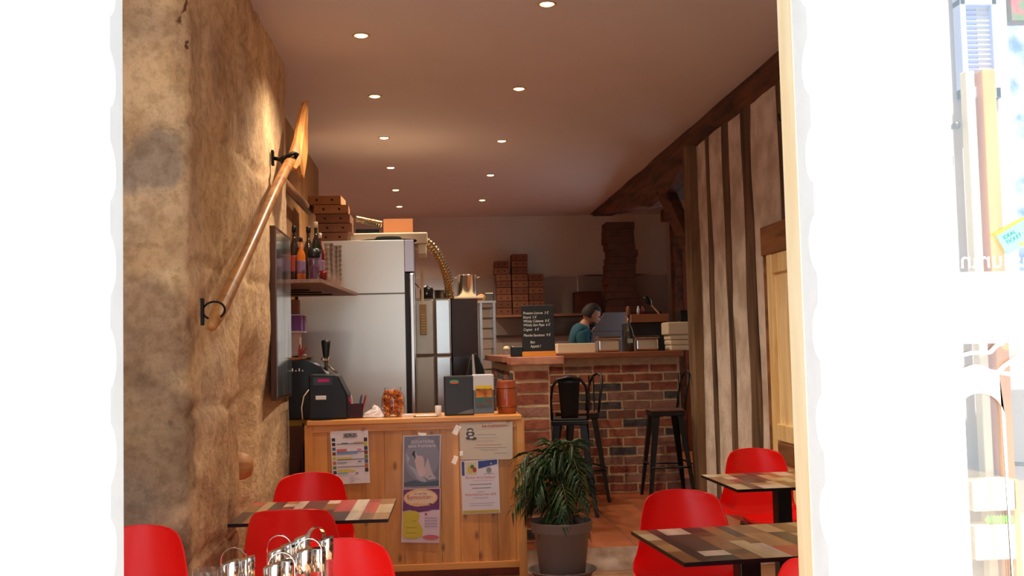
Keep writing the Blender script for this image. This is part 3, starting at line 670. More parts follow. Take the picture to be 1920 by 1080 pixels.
stand(579, 1010, 2.63, 'chrome cruet stand in front of the tallest handle')
stand(592, 989, 2.84, 'chrome cruet stand with the highest handle of the group', 0.9)
cr(431, 1050, 2.58, 'cruet bottle with a slanted chrome cap right beside the drinking glass', fill=VIN)
cr(461, 1043, 2.66, 'darker cruet bottle standing behind the arched handle near the drinking glass', fill=VIN)
cr(511, 1055, 2.55, 'lowest and nearest cruet bottle with a slanted chrome cap', fill=OIL)
cr(537, 1050, 2.62, 'small chrome topped shaker within the lowest handle', r=.015, fill=SALT, slant=False)
cr(519, 1027, 2.78, 'cruet bottle with a bronze tinted cap behind the lowest handle', fill=VIN)
cr(539, 1017, 2.83, 'cruet bottle half hidden behind the bronze tinted cap', fill=OIL, r=.02)
cr(568, 1028, 2.62, 'cruet bottle with brown vinegar in front of the highest handle', fill=VIN)
cr(597, 1027, 2.66, 'small chrome topped shaker with white salt in the middle of the group', r=.017, fill=SALT, slant=False)
cr(566, 1003, 2.84, 'cruet bottle at the back, on the wall side of the highest handle', fill=OIL, r=.021)
cr(611, 1006, 2.80, 'cruet bottle with pink contents in front of the brightly lit red chair', fill=mat('rose_vinegar', (176, 110, 96), 0.2), r=.019)
p = at(388, 1068, 2.60)
tag(MB().lathe([(.026, 0), (.030, .004), (.034, p.z - .731), (.032, p.z - .731), (.028, .01), (.0001, .009)], (p.x, p.y, .731), 28).build('drinking_glass', glass('tumbler_glass', (.96, .95, .97), .12), smooth=True),
    'clear drinking glass whose rim shows just above the frame edge', 'glass')

# ============================================================ WALL-HUNG OAR
P0, P1, P2 = at(397, 613, 4.34), at(548, 300, 6.35), at(561, 250, 6.58)
oar = thing('wooden_oar', 'long varnished wooden oar hung slanting on the stone wall', 'oar', P0)
path = []; N = 26
for i in range(N):
    t_ = i / (N - 1); q = P0.lerp(P1, t_) - P0; path.append(q + Vector((0.008 * math.sin(t_ * 5), 0, 0.022 * math.sin(t_ * 3.0))))
rad = [.020] + [.029, .0315] + [.031 - .004 * math.sin(PI * (i / 22)) for i in range(N - 3)]
MB().tube(path, rad, 14).build('shaft', OAR, oar, smooth=True)
pts = [(556, 318, 6.36), (541, 308, 6.32), (549, 282, 6.42), (557, 258, 6.5), (562, 228, 6.62), (567, 205, 6.70), (572, 190, 6.74), (577, 187, 6.76), (579, 198, 6.76), (578, 240, 6.70), (578, 285, 6.62), (575, 312, 6.52), (571, 336, 6.44), (566, 328, 6.42), (563, 310, 6.41)]
front = [at(*q) - P0 for q in pts]; nrm = Vector((0.82, -0.52, 0.25)).normalized()
n = len(front); vs = front + [v - nrm * 0.035 for v in front]
MB().add(vs, [tuple(range(n)), tuple(range(2 * n - 1, n - 1, -1))] + [(i, n + i, n + (i + 1) % n, (i + 1) % n) for i in range(n)]).build('blade', OAR, oar, bevel=0.008, seg=3)
c = at(541, 296, 6.33)
bk = thing('wall_bracket', 'black iron bracket clamping the top of the oar to the wall', 'bracket', c)
MB().box(-.10, -.085, -.02, .02, -.045, .045).build('wall_plate', IRON, bk, bevel=0.003)
MB().tube([(-.09, 0, 0), (-.05, 0, -.01), (-.02, -.03, .0)], .012, 8).tube([(-.03, -.045, -.03), (-.005, -.05, .0), (.035, -.04, .02), (.05, 0, .02), (.03, .03, .0), (-.01, .03, -.03), (-.03, -.045, -.03)], .013, 8).build('clamp', IRON, bk, smooth=True)
c = at(401, 582, 4.40)
rg = thing('wall_ring', 'black iron ring on a plate holding the lower end of the oar', 'ring', c)
MB().tube([(.044 * math.cos(a), 0.012 * math.sin(a), .036 * math.sin(a)) for a in [2 * PI * i / 24 for i in range(25)]], .0045, 8, cap=False).build('hoop', IRON, rg, smooth=True)
MB().box(-.052, -.040, -.01, .015, -.06, .05).build('wall_plate', IRON, rg, bevel=0.002)
c = at(466, 864, 5.44)
tag(MB().lathe([(.060, 0), (.066, .06), (.072, .16), (.070, .20), (.055, .235), (.02, .25), (.001, .252)], n=20).build('wooden_peg', wood('peg_wood', (206, 152, 96), (170, 112, 62), .5), smooth=True), 'rounded wooden stump end sticking out of the stone wall behind its corner', 'wood stump')
o = bpy.data.objects['wooden_peg']; o.location = (-1.175, 5.60, 0.885); o.rotation_euler = (0, PI / 2 - .08, 0)
# long framed board at the end of the stone wall
fb = thing('wall_mirror', 'narrow framed glossy board hung at the end of the stone wall', 'mirror', (-0.918, 6.62, 1.20))
MB().box(-.015, .018, -.34, .34, 0, 1.02).build('frame', wood('dark_frame_wood', (96, 58, 38), (60, 36, 24)), fb, bevel=0.003)
MB().box(.018, .021, -.31, .31, .02, 1.0).build('mirror_glass', mat('old_mirror', (196, 200, 204), 0.12, metal=0.85, scale=5, col2=(110, 112, 116), stretch=(1, 3, .4)), fb)

# wall hook on the timber wall
c = Vector((XR - 0.03, 6.22, 2.84))
hk = tag(MB().tube([(0, 0, .13), (0, 0.02, .10), (0, 0.02, .0), (0, -0.01, -.04), (-.10, -.02, -.045), (-.16, -.02, -.04), (-.165, -.02, 0)], .006, 8).tube([(0, 0.02, 0), (-.05, .06, -.04), (-.11, .06, -.04), (-.115, .06, -.01)], .006, 8).tube([(0, 0, .13), (0, -.02, .10), (0, -.02, .0), (0, .02, -.04)], .006, 8).build('coat_hook', IRON, smooth=True),
         'black iron double hook fixed high on the timber wall', 'hook'); hk.location = c

# ============================================================ PINE COUNTER
X0, X1, YC, ZC = -0.765, 0.540, 6.67, 1.055
ct = thing('service_counter', 'varnished pine counter with posters taped on its front', 'counter', ((X0 + X1) / 2, YC, 0))
hw = (X1 - X0) / 2
MB().box(-hw - .01, hw + .01, -.02, .50, ZC - .03, ZC).build('counter_top', PINEX, ct, bevel=0.004)
b = MB(); x = -hw + .0
while x < hw - .03:
    w = min(.115, hw - x); b.box(x + .0008, x + w - .0008, .006, .024, .12, ZC - .03); x += .115
b.build('front_boards', PINE, ct, bevel=0.0012)
MB().box(-hw, hw, -.004, .02, ZC - .075, ZC - .03).build('top_rail', PINEX, ct, bevel=0.003)
MB().box(-hw, hw, -.006, .03, .12, .16).build('bottom_rail', PINEX, ct, bevel=0.003)
for s_ in (-1, 1):
    for y0 in (-.011, .45): MB().box(s_ * hw - .025, s_ * hw + .025 - (0.0), y0, y0 + .05, 0, ZC - .03).build('leg', PINE, ct, bevel=0.003)
MB().box(-hw, -hw + .02, .03, .48, .12, ZC - .03).box(hw - .02, hw, .03, .48, .12, ZC - .03).build('side_boards', PINE, ct)

# ---- posters (paper sheets with printed areas)
INK = {}
def ink(rgb):
    k = 'ink_%d_%d_%d' % rgb
    return mat(k, rgb, 0.5)
YP = 6.658
def poster(name, label, corners, paper, els, group=None, texts=()):
    """corners: TL, TR, BR, BL in photo pixels; els: (u0,v0,u1,v1,rgb[,poly]) with v downwards"""
    K = [at(px, py, YP) for px, py in corners]; org = K[3].copy()
    def uv(u, v, dy=0.0):
        q = (K[0] * (1 - u) + K[1] * u) * (1 - v) + (K[3] * (1 - u) + K[2] * u) * v - org
        return Vector((q.x, -dy + 0.0015 * math.sin(u * 5) , q.z))
    b = MB(); mats = [ink(paper)]
    nu = 8
    for i in range(nu):
        b.quad(uv(i / nu, 0), uv((i + 1) / nu, 0), uv((i + 1) / nu, 1), uv(i / nu, 1), 0)
        b.quad(uv(i / nu, 0, -.0008), uv((i + 1) / nu, 0, -.0008), uv((i + 1) / nu, 1, -.0008), uv(i / nu, 1, -.0008), 0)
    for e_i, e in enumerate(els):
        mm = ink(e[-1])
        if mm not in mats: mats.append(mm)
        mi = mats.index(mm); dy = .0006 + .00012 * e_i
        if len(e) == 5:
            u0, v0, u1, v1 = e[:4]; k = max(1, int((u1 - u0) * 8))
            for i in range(k):
                a = u0 + (u1 - u0) * i / k; c_ = u0 + (u1 - u0) * (i + 1) / k
                b.quad(uv(a, v0, dy), uv(c_, v0, dy), uv(c_, v1, dy), uv(a, v1, dy), mi)
        else:
            vs = [uv(u, v, dy + .0006) for u, v in e[0]]; b.add(vs, [tuple(range(len(vs)))], mi)
    o = b.build(name, mats); o.location = (org.x, YP, org.z); tag(o, label, 'poster', group)
    sc_ = (K[1] - K[0]).length
    for s, u, v, size, rgb, sx in texts:
        q = uv(u, v, .0035); text_mesh('print_lettering', s, size * sc_, ink(rgb), o, q, align='CENTER', sx=sx)
    for (u, v) in ((.05, 0), (.95, 0)) if name != 'notice' else ((.3, 0), (.7, 0)): pass
    return o
def ell(cu, cv, ru, rv, n=20): return [(cu + ru * math.cos(2 * PI * i / n), cv + rv * math.sin(2 * PI * i / n)) for i in range(n)]
GREY = (96, 98, 118)
r = random.Random(4); els = []
cols = [(40, 60, 90), (60, 40, 30), (70, 100, 130), (130, 60, 40), (200, 190, 60), (200, 110, 50), (110, 130, 60)]
for i in range(8): els.append((.03, .13 + i * .088, .12, .19 + i * .088, cols[i % 7]))
for i in range(8): els.append((.88, .14 + i * .082, .97, .21 + i * .082, cols[(i * 3 + 1) % 7]))
els += [(.38, .05, .68, .13, (150, 146, 156)), (.15, .24, .88, .255, GREY), (.28, .225, .45, .24, (90, 130, 180)), (.6, .21, .86, .235, (220, 170, 110)), (.15, .34, .42, .385, (214, 110, 110)), (.7, .345, .8, .375, (214, 110, 130)),
        (.15, .39, .88, .405, (110, 110, 150)), (.15, .41, .7, .44, (110, 160, 210)), (.15, .50, .55, .53, (220, 200, 80)), (.15, .535, .88, .55, GREY), (.15, .59, .4, .61, (120, 150, 180)), (.7, .57, .8, .6, (120, 150, 180)),
        (.15, .67, .88, .685, (110, 110, 140)), (.15, .725, .5, .775, (220, 200, 80)), (.5, .74, .62, .77, (230, 190, 70)), (.15, .79, .42, .81, (120, 180, 200)), (.62, .79, .7, .82, (150, 140, 160)), (.47, .86, .58, .95, (210, 200, 206))]
poster('event_poster', 'white schedule sheet with coloured bars, taped on the stone wall end of the counter', [(619, 809), (690, 806), (694, 905), (624, 909)], (236, 226, 232), els, texts=[('JOUS', .53, .115, .13, (40, 36, 40), 1.3)])
els = [(.03, .02, .97, .98, (128, 128, 148)), (ell(.5, .45, .46, .42), (146, 146, 166)), ([(.35, .25), (.52, .24), (.66, .45), (.78, .72), (.9, .84), (.7, .86), (.5, .76), (.3, .5), (.24, .36)], (198, 184, 192)),
       ([(.08, .34), (.25, .5), (.45, .72), (.64, .88), (.55, .94), (.34, .8), (.12, .55)], (176, 176, 192)), (ell(.30, .42, .07, .12), (60, 60, 74)), (ell(.44, .55, .13, .18), (210, 186, 190)), (ell(.5, .7, .1, .1), (214, 192, 200)),
       ([(.03, .9), (.3, .86), (.6, .9), (.97, .87), (.97, .98), (.03, .98)], (82, 96, 112)), ([(.45, .93), (.62, .9), (.68, .97), (.5, .97)], (30, 34, 44))]
poster('event_poster', 'grey poster with a pale figure in mist, above the purple and yellow one', [(756, 817), (827, 814), (825, 913), (755, 915)], (214, 206, 216), els, texts=[('ELEVATIONS', .52, .155, .105, (226, 220, 228), 1.0), ('sans frontiere', .5, .235, .13, (226, 220, 228), 1.0)])
els = [(.02, .02, .98, .40, (118, 62, 118)), (ell(.48, .18, .45, .165), (238, 190, 140)), (ell(.48, .18, .41, .13), (242, 214, 186)), ([(.02, .30), (.3, .36), (.5, .33), (.75, .28), (.98, .36), (.7, .42), (.45, .44), (.2, .40), (.02, .42)], (118, 62, 118)),
       ([(.03, .43), (.4, .41), (.46, .5), (.44, .62), (.56, .76), (.55, .88), (.36, .94), (.1, .92), (.03, .9)], (214, 194, 66)), (.6, .46, .66, .50, (180, 90, 120)), (.6, .54, .93, .56, (190, 170, 190)), (.6, .59, .93, .61, (190, 170, 190)), (.6, .64, .93, .66, (190, 170, 190)), (.6, .69, .93, .71, (190, 170, 190)),
       (ell(.77, .90, .22, .045), (214, 110, 118)), (.12, .50, .35, .51, (150, 130, 60)), (.12, .6, .38, .61, (150, 130, 60)), (.12, .72, .4, .73, (150, 130, 60)), (.12, .82, .4, .83, (150, 130, 60))]
poster('event_poster', 'purple and yellow poster with an orange oval heading, below the grey poster', [(755, 916), (826, 914), (824, 1018), (752, 1017)], (228, 204, 220), els, texts=[('Eymoutiers', .48, .20, .155, (200, 60, 60), 1.0), ('en mai fais', .48, .12, .08, (90, 70, 80), 1.0)])
els = [(.42, .1, .93, .115, (200, 120, 112)), (.3, .60, .8, .615, (212, 150, 110)), (.25, .68, .88, .69, (150, 140, 146)), (.38, .74, .72, .75, (150, 140, 146)), (.64, .83, .9, .84, (150, 140, 146)), (.32, .32, .68, .335, (176, 166, 170)), (.32, .42, .72, .43, (176, 166, 170)), (.32, .5, .66, .51, (176, 166, 170))]
for cx_, cy_, ru, rv in ((.2, .2, .06, .05), (.2, .3, .08, .07), (.17, .42, .06, .04), (.26, .43, .06, .04), (.2, .36, .05, .04)): els.append((ell(cx_, cy_, ru, rv), (90, 84, 92)))
for cx_, cy_ in ((.2, .22), (.2, .31), (.22, .40)): els.append((ell(cx_, cy_, .04, .03), (226, 214, 208)))
poster('notice', 'cream notice in a crinkled plastic sleeve with a small black stamp', [(861, 793), (961, 790), (961, 861), (864, 862)], (222, 208, 190), els, texts=[('Le Comptoir', .66, .13, .09, (196, 110, 104), 1.0)])
els = [(0.02, .02, .09, .28, (70, 80, 160)), (.12, .03, .42, .27, (226, 214, 180)), (ell(.25, .17, .08, .07), (214, 190, 90)), (ell(.36, .18, .05, .05), (190, 70, 60)), (ell(.3, .12, .05, .04), (90, 120, 90)), ([(.46, .02), (.97, .0), (.97, .085), (.46, .16)], (62, 78, 150)), (.55, .06, .95, .09, (206, 190, 110)),
       (ell(.74, .19, .07, .05), (150, 150, 140)), (.6, .255, .88, .262, (120, 110, 120)), (.3, .38, .85, .385, (200, 120, 130)), (.22, .445, .8, .455, (90, 86, 100)), (.28, .515, .78, .525, (90, 86, 100)), (.4, .585, .6, .592, (110, 106, 120)), (.3, .70, .7, .707, (120, 116, 130)), (.2, .80, .86, .806, (130, 126, 140)), (.2, .84, .8, .846, (130, 126, 140)), (.02, .93, .98, .985, (208, 180, 80))]
poster('event_poster', 'white leaflet with a blue heading strip and red title, hanging below the cream notice', [(864, 864), (934, 861), (938, 962), (867, 965)], (238, 228, 236), els, texts=[('Election de la Chabaud', .5, .34, .085, (206, 70, 80), 1.0), ('Rassemblement mars 2020', .5, .655, .085, (206, 70, 80), .9)])
TAPE = mat('sticky_tape', (224, 206, 178), 0.15, spec=0.8)
for i, (px, py, w, h, a, lab) in enumerate([(681, 804, .025, .03, .2, 'over the schedule sheet'), (790, 814, .06, .018, .1, 'holding the grey poster'), (856, 806, .035, .06, .5, 'at the top left of the cream notice'), (953, 788, .03, .03, -.2, 'at the top right of the cream notice'), (853, 862, .03, .05, .4, 'beside the lower left of the cream notice'), (865, 850, .02, .03, .0, 'where the two right sheets meet')]):
    c = at(px, py, YP); o = MB().box(-w / 2, w / 2, -.001, 0, -h / 2, h / 2).build('tape_strip', TAPEG); o.location = (c.x, YP - .0052 if i != 5 else YP - .006, c.z); o.rotation_euler = (0, a, 0)
    tag(o, 'shiny strip of clear tape ' + lab, 'tape', 'tape on the counter posters')

# ---- things on the counter
def on_counter(px, dy=.25): return at(px, 780, YC + dy).x
# pos terminal
x = on_counter(619, .2)
t = thing('cash_terminal', 'black cash register terminal with a sloping back beside the pens', 'cash register', (x, 6.87, ZC))
MB().prism([(-.118, 0), (.122, 0), (.122, .15), (.062, .275), (-.118, .282)], -.13, .13).build('housing', BLACK, t, bevel=0.01)
MB().box(-.09, .03, -.134, -.13, .215, .265).build('screen', mat('dark_screen', (30, 10, 26), .15), t)
MB().box(-.06, .01, -.138, -.134, .235, .252).build('display_lettering', mat('magenta_led', (170, 20, 80), emit=0.25), t)
MB().box(-.075, -.01, -.142, -.13, .125, .15).build('sticker', PAPER, t, bevel=.002)
o = tag(MB().tube([(-.115, -.14, .19), (-.145, -.15, .15), (-.16, -.15, .08), (-.155, -.15, .005)], .0035, 8).build('white_cable', CREAM, smooth=True), 'thin white cable looping down in front of the cash terminal', 'cable'); o.location = (x, 6.87, ZC)
o = tag(MB().lathe([(.075, 0), (.08, .006), (.05, .012), (.001, .012)], sx=1, sy=.9, n=24).build('rubber_mat', BLACK, smooth=False), 'flat black round mat at the stone wall end of the counter', 'mat'); o.location = (-.69, 6.74, ZC)
# pens in a holder
x = on_counter(668, .2); hd_ = thing('pen_holder', 'clear pen holder beside the cash terminal', 'pen holder', (x, 6.84, ZC))
MB().box(-.045, .045, -.03, -.027, 0, .09).box(-.045, .045, .027, .03, 0, .09).box(-.045, -.042, -.03, .03, 0, .09).box(.042, .045, -.03, .03, 0, .09).box(-.045, .045, -.03, .03, 0, .003).build('cup', mat('smoky_acrylic', (60, 40, 50), .1), hd_)
for i, (dx, lean, c_, n_) in enumerate([(-.03, -.3, (150, 70, 150), 'purple'), (-.015, -.1, (190, 180, 200), 'white'), (.0, -.35, (214, 40, 90), 'pink'), (.01, .2, (50, 80, 130), 'blue'), (.03, .25, (150, 40, 50), 'red')]):
    o = MB().cyl((0, 0, 0.0), (0, 0, .13), .006, n=10).cyl((0, 0, .13), (0, 0, .145), .006, .003, n=10).build('pen', mat('pen_' + n_, c_, .3), smooth=False)
    tag(o, n_ + ' pen leaning in the clear holder', 'pen', 'pens in the holder'); o.location = (x + dx, 6.84, ZC + .004); o.rotation_euler = (.1 * (i - 2) * .5, lean, 0)
# crumpled paper
x = on_counter(700, .2)
b = MB(); rr = random.Random(3)
def crump(u, v):
    a = u * 2 * PI; q = v; r0 = .065 * (1 - q) ** .6
    return (r0 * math.cos(a) * (1.25) + rr.uniform(-.006, .006), r0 * math.sin(a) + rr.uniform(-.006, .006), .055 * q + rr.uniform(0, .012) + .02 * math.cos(a) * q)
tag(b.grid(14, 7, crump).build('crumpled_napkin', PAPER), 'crumpled white paper between the pen holder and the pretzel jar', 'paper').location = (x, 6.86, ZC + .002)
# pretzel jar
x = on_counter(737, .2); t = thing('snack_jar', 'round glass jar full of orange pretzels', 'jar', (x, 6.87, ZC))
MB().lathe([(.05, 0), (.068, .01), (.074, .06), (.072, .12), (.058, .155), (.05, .165), (.055, .175), (.055, .185)], n=32).build('jar_glass', GLASS, t, smooth=True)
rr = random.Random(5); PZ = [mat('pretzel_' + n_, c_, .5) for n_, c_ in (('orange', (214, 110, 40)), ('brown', (150, 66, 26)), ('amber', (232, 150, 70)))]
b = MB()
for i in range(330):
    a = rr.uniform(0, 2 * PI); z = rr.uniform(.012, .165); R_ = .064 if z < .13 else .05; q = R_ * math.sqrt(rr.uniform(.25, .95)); c_ = Vector((q * math.cos(a), q * math.sin(a), z)); e = Matrix.Rotation(rr.uniform(0, 6), 3, 'X') @ Matrix.Rotation(rr.uniform(0, 6), 3, 'Y')
    b.tube([c_ + e @ Vector((.010 * math.cos(w), .008 * math.sin(w), 0)) for w in [2 * PI * k / 7 for k in range(8)]], .0035, 5, rr.randrange(3), cap=False)
o = b.build('pretzels', PZ, t); o['kind'] = 'stuff'
# papers / small things
x = on_counter(763, .1); tag(MB().box(-.03, .04, -.03, .03, 0, .012).box(-.02, .03, -.02, .03, .012, .018).build('paper_pad', PAPER), 'small pad of white paper at the foot of the pretzel jar', 'paper pad').location = (x, 6.8, ZC)
x = on_counter(798, .1); t = thing('clipboard', 'white slip of paper on a dark clipboard near the white cup', 'clipboard', (x, 6.78, ZC))
MB().box(-.075, .075, -.05, .05, 0, .004).build('board', BLACK, t); MB().box(-.06, .07, -.05, .04, .004, .009).build('paper_sheet', PAPER, t); MB().box(-.015, .02, .03, .05, .006, .016).build('clip', CHROME, t, bevel=.002)
x = on_counter(822, .1); tag(MB().lathe([(.016, 0), (.019, .002), (.020, .066), (.0185, .067), (.017, .01), (.001, .008)], n=24).build('paper_cup', mat('white_ceramic', (236, 232, 228), .4), smooth=True), 'small white cup beside the black menu stand', 'cup').location = (x, 6.76, ZC)
# black stand
x = on_counter(861, .15); t = thing('napkin_dispenser', 'black square napkin dispenser with a small green and red badge', 'napkin dispenser', (x, 6.84, ZC), .02)
MB().box(-.093, .093, -.055, .055, 0, .25).build('housing', mat('dark_grey_plastic', (44, 44, 48), .35), t, bevel=.008)
MB().prism([(-.02, .01), (.088, .01), (.088, .04), (.04, .03)], -.0565, -.055).build('painted_sheen', mat('grey_sheen', (100, 102, 104), .25), t)  # sheen on the housing front put in as a paler grey patch
MB().prism(ell(-.03, .215, .03, .010), -.058, -.0555).build('badge_top', mat('badge_green', (90, 160, 100), .4), t)
MB().prism(ell(-.028, .206, .028, .006), -.0585, -.0575).build('badge_bottom', mat('badge_red', (200, 80, 60), .4), t)
x = on_counter(907, .15); t = thing('card_display', 'white and blue leaflet box with an orange picture beside the little barrel', 'display box', (x, 6.84, ZC))
MB().box(-.066, .066, -.05, .05, 0.008, .15).build('lower_body', mat('blue_grey_card', (92, 112, 130), .45), t, bevel=.004)
MB().box(-.068, .068, -.052, .052, .15, .255).build('upper_body', mat('white_card', (206, 206, 212), .4), t, bevel=.008)
MB().box(-.05, .055, -.0555, -.05, .10, .185).build('picture_panel', mat('orange_picture', (222, 140, 40), .5, scale=18, col2=(90, 40, 30)), t)
MB().box(-.05, .055, -.0585, -.0535, .165, .185).build('yellow_heading', mat('yellow_heading', (226, 196, 40), .5), t)
MB().box(-.05, .055, -.0565, -.0535, .055, .11).build('teal_panel', mat('teal_picture', (40, 110, 110), .5, scale=20, col2=(120, 60, 40)), t)
MB().box(-.062, .062, -.05, .05, 0, .008).build('foot', PINEX, t)
x = on_counter(951, .2); t = thing('wooden_barrel', 'small reddish brown wooden barrel at the brick pillar end of the counter', 'barrel', (x, 6.88, ZC))
VB = wood('barrel_wood', (168, 78, 40), (132, 54, 26), .25, 'z', 2, coat=.5)
MB().lathe([(.056, 0), (.060, .004), (.066, .05), (.070, .105), (.067, .15), (.060, .205), (.058, .21), (.052, .21), (.052, .200), (.001, .200)], n=36).build('staves', VB, t, smooth=True)
for z_, r_ in ((.045, .0665), (.165, .0665)): MB().lathe([(r_ - .002, -.006), (r_ + .001, -.005), (r_ + .001, .005), (r_ - .002, .006)], (0, 0, z_), 36).build('hoop', mat('barrel_hoop', (140, 66, 34), .3), t, smooth=True)
# mess between wall and counter: cables, coloured crates
o = tag(MB().tube([(-.83, 6.95, 1.02), (-.80, 6.85, .97), (-.82, 6.8, .85), (-.815, 6.8, .6), (-.80, 6.8, .3), (-.78, 6.8, .01)], .008, 8).build('black_cable', BLACK, smooth=True), 'thick black cable hanging beside the counter, nearest the stone wall', 'cable')
o = tag(MB().tube([(-.80, 6.9, 1.04), (-.785, 6.86, .9), (-.79, 6.85, .7), (-.78, 6.86, .3), (-.77, 6.86, .01)], .005, 8).build('black_cable', BLACK, smooth=True), 'thin black cable hanging right against the counter side', 'cable')
cab = thing('side_cabinet', 'low cabinet behind the counter carrying the coffee machine', 'cabinet', (-.92, 7.42, UP))
MB().box(-.19, .24, -.23, .3, .84, .885).build('worktop', mat('yellow_laminate', (216, 160, 40), .4), cab, bevel=.004)
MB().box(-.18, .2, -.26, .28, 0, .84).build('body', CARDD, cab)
for i, (c_, z_, h_, n_) in enumerate([((206, 150, 40), 0, .16, 'yellow'), ((170, 60, 36), .16, .14, 'red'), ((190, 120, 50), .30, .13, 'orange')]):
    o = MB().box(-.09, .09, -.06, .06, 0, h_ - .004).build('crate', mat('crate_' + n_, c_, .5, var=.4, scale=25), bevel=.006); o.location = (-.87, 7.08, UP + z_); tag(o, n_ + ' box in the pile squeezed between stone wall and counter', 'box', 'boxes beside the counter')

# coffee machine
t = thing('coffee_machine', 'black coffee machine at the end of the stone wall', 'coffee machine', (-.80, 7.32, 1.035))
MB().prism([(-.19, 0), (.10, 0), (.10, .30), (.065, .345), (-.04, .40), (-.19, .385)], -.16, .2).build('housing', BLACK, t, bevel=.008)
MB().prism([(-.19, .386), (-.04, .401), (-.02, .41), (-.19, .41)], -.14, .2).build('warming_tray', wood('tray_wood', (170, 100, 50), (130, 72, 34)), t)
MB().prism([(-.02, .375), (.03, .37), (.11, .30), (.10, .27)], -.155, -.05).build('steel_panel', STEEL, t)
b = MB()
for i in range(4): b.box(-.125 + i * .022, -.118 + i * .022, -.164, -.16, .318, .338 - (.012 if i % 2 else 0))
b.build('printed_marks', PAPER, t)
o = thing('lever_tap', 'black lever tap with two chrome knobs above the coffee machine', 'tap', (-.715, 7.3, 1.405))
MB().lathe([(.012, 0), (.016, .03), (.022, .06), (.030, .13), (.030, .15), (.001, .155)], n=18, sy=.6).build('lever', BLACK, o, smooth=True)
for s_ in (-1, 1): MB().ball((s_ * .017, -.02, .022), .015).build('knob', CHROME, o, smooth=True)
MB().cyl((0, 0, -.06), (0, 0, .03), .012).tube([(0, 0, -.01), (.05, -.02, -.05), (.075, -.02, -.07)], .006, 8).build('stem', STEEL2, o, smooth=True)

# small boxes beyond the board
PUR = mat('purple_card', (130, 76, 150), .5)
tag(MB().box(-.04, .04, -.05, .05, 0, .11).build('gift_box', PUR, bevel=.003), 'purple box half hidden behind the wall board, beside a lilac one', 'box').location = (at(556, 620, 7.6).x, 7.6, at(556, 621, 7.6).z)
tag(MB().box(-.02, .025, -.05, .05, 0, .12).build('gift_box', mat('lilac_card', (140, 92, 140), .5), bevel=.003), 'lilac box against the steel fridge above the coffee machine', 'box').location = (at(566, 620, 7.7).x, 7.72, at(566, 624, 7.7).z)
tag(MB().box(-.035, .03, -.05, .05, 0, .17).build('carton', mat('pink_card', (206, 176, 168), .6), bevel=.003), 'pale pink carton under the purple box', 'box').location = (at(556, 665, 7.6).x, 7.6, at(556, 664, 7.6).z)
tag(MB().box(-.04, .02, -.05, .05, 0, .10).build('carton', mat('brown_card_box', (150, 90, 54), .6), bevel=.003), 'brown carton above the purple box', 'box').location = (at(556, 590, 7.6).x, 7.6, at(556, 589, 7.6).z)
shx = at(556, 620, 7.6).x
t = thing('wall_rack', 'narrow white wire rack holding purple and pink cartons', 'rack', (shx, 7.6, 0))
za = at(556, 664.5, 7.6).z; zb2 = at(556, 621.5, 7.6).z; zc2 = at(556, 589.5, 7.6).z
for z_ in (za, zb2, zc2): MB().box(-.12, .06, -.07, .07, z_ - .008, z_ - .001).build('shelf', WHITE, t)
MB().box(-.12, -.11, -.07, .07, za - .008, zc2 + .15).build('upright', BLACK, t)
bb = thing('pink_sprig', 'dried pink sprig sticking up behind the coffee machine', 'dried flower', (at(562, 668, 7.5).x, 7.45, at(562, 668, 7.45).z - .0))
for i, (dx, dz) in enumerate(((.03, .07), (.055, .06), (.01, .08))): MB().tube([(0, 0, -.02), (dx * .6, 0, dz * .5), (dx, 0, dz)], [.006, .008, .004], 6).build('stalk', mat('dried_pink', (176, 84, 80), .7), bb)

# ============================================================ SHELF WITH BOTTLES
ZS = 1.945
tag(MB().add([(-1.13, 7.06, ZS - .012), (-.715, 7.06, ZS - .012), (-.60, 8.75, ZS - .012), (-1.13, 8.75, ZS - .012), (-1.13, 7.06, ZS + .012), (-.715, 7.06, ZS + .012), (-.60, 8.75, ZS + .012), (-1.13, 8.75, ZS + .012)],
             [(0, 1, 2, 3), (4, 5, 6, 7), (0, 1, 5, 4), (1, 2, 6, 5), (2, 3, 7, 6), (3, 0, 4, 7)]).build('wall_shelf', wood('shelf_wood', (138, 98, 82), (110, 76, 60), .5, 'y')), 'brown wall shelf holding bottles and stacked glasses', 'shelf')
def bottle(px, Y, ptop, label, body, cap=(20, 18, 18), r=.036, tr=False, neck=.3):
    p = at(px, ptop, Y); H = p.z - ZS - .012
    t = thing('liquor_bottle', label, 'bottle', (p.x, Y, ZS + .012), 0, 'bottles on the wall shelf')
    MB().lathe([(r * .9, 0), (r, .006), (r, H * .58), (r * .8, H * .66), (r * .36, H * .76), (r * .34, H * .92)], n=20).build('bottle_body', mat('bottle_%d_%d_%d' % body, body, .12, coat=.5), t, smooth=True)
    MB().lathe([(r * .42, H * .90), (r * .42, H * .99), (r * .3, H)], n=16).build('cap', mat('cap_%d_%d_%d' % cap, cap, .3), t, smooth=True)
    MB().lathe([(r * 1.01, H * .18), (r * 1.015, H * .20), (r * 1.015, H * .45), (r * 1.01, H * .47)], n=20).build('bottle_label', mat('lbl_%d' % int(px), [(120, 90, 120), (214, 190, 150), (60, 40, 40), (150, 60, 50)][int(px) % 4], .5), t, smooth=True)
bottle(551, 7.35, 424, 'dark bottle with a black cap nearest the wall board', (40, 26, 24))
bottle(564, 7.3, 445, 'amber orange bottle behind the dark one', (196, 104, 30), (40, 20, 16), .03)
bottle(578, 7.6, 425, 'bottle with a pale gold neck and a black stopper', (60, 44, 30), (30, 26, 34), .04)
bottle(592, 7.45, 416, 'green black bottle with a metal pourer, tallest on the shelf', (28, 34, 20), (206, 190, 160), .036)
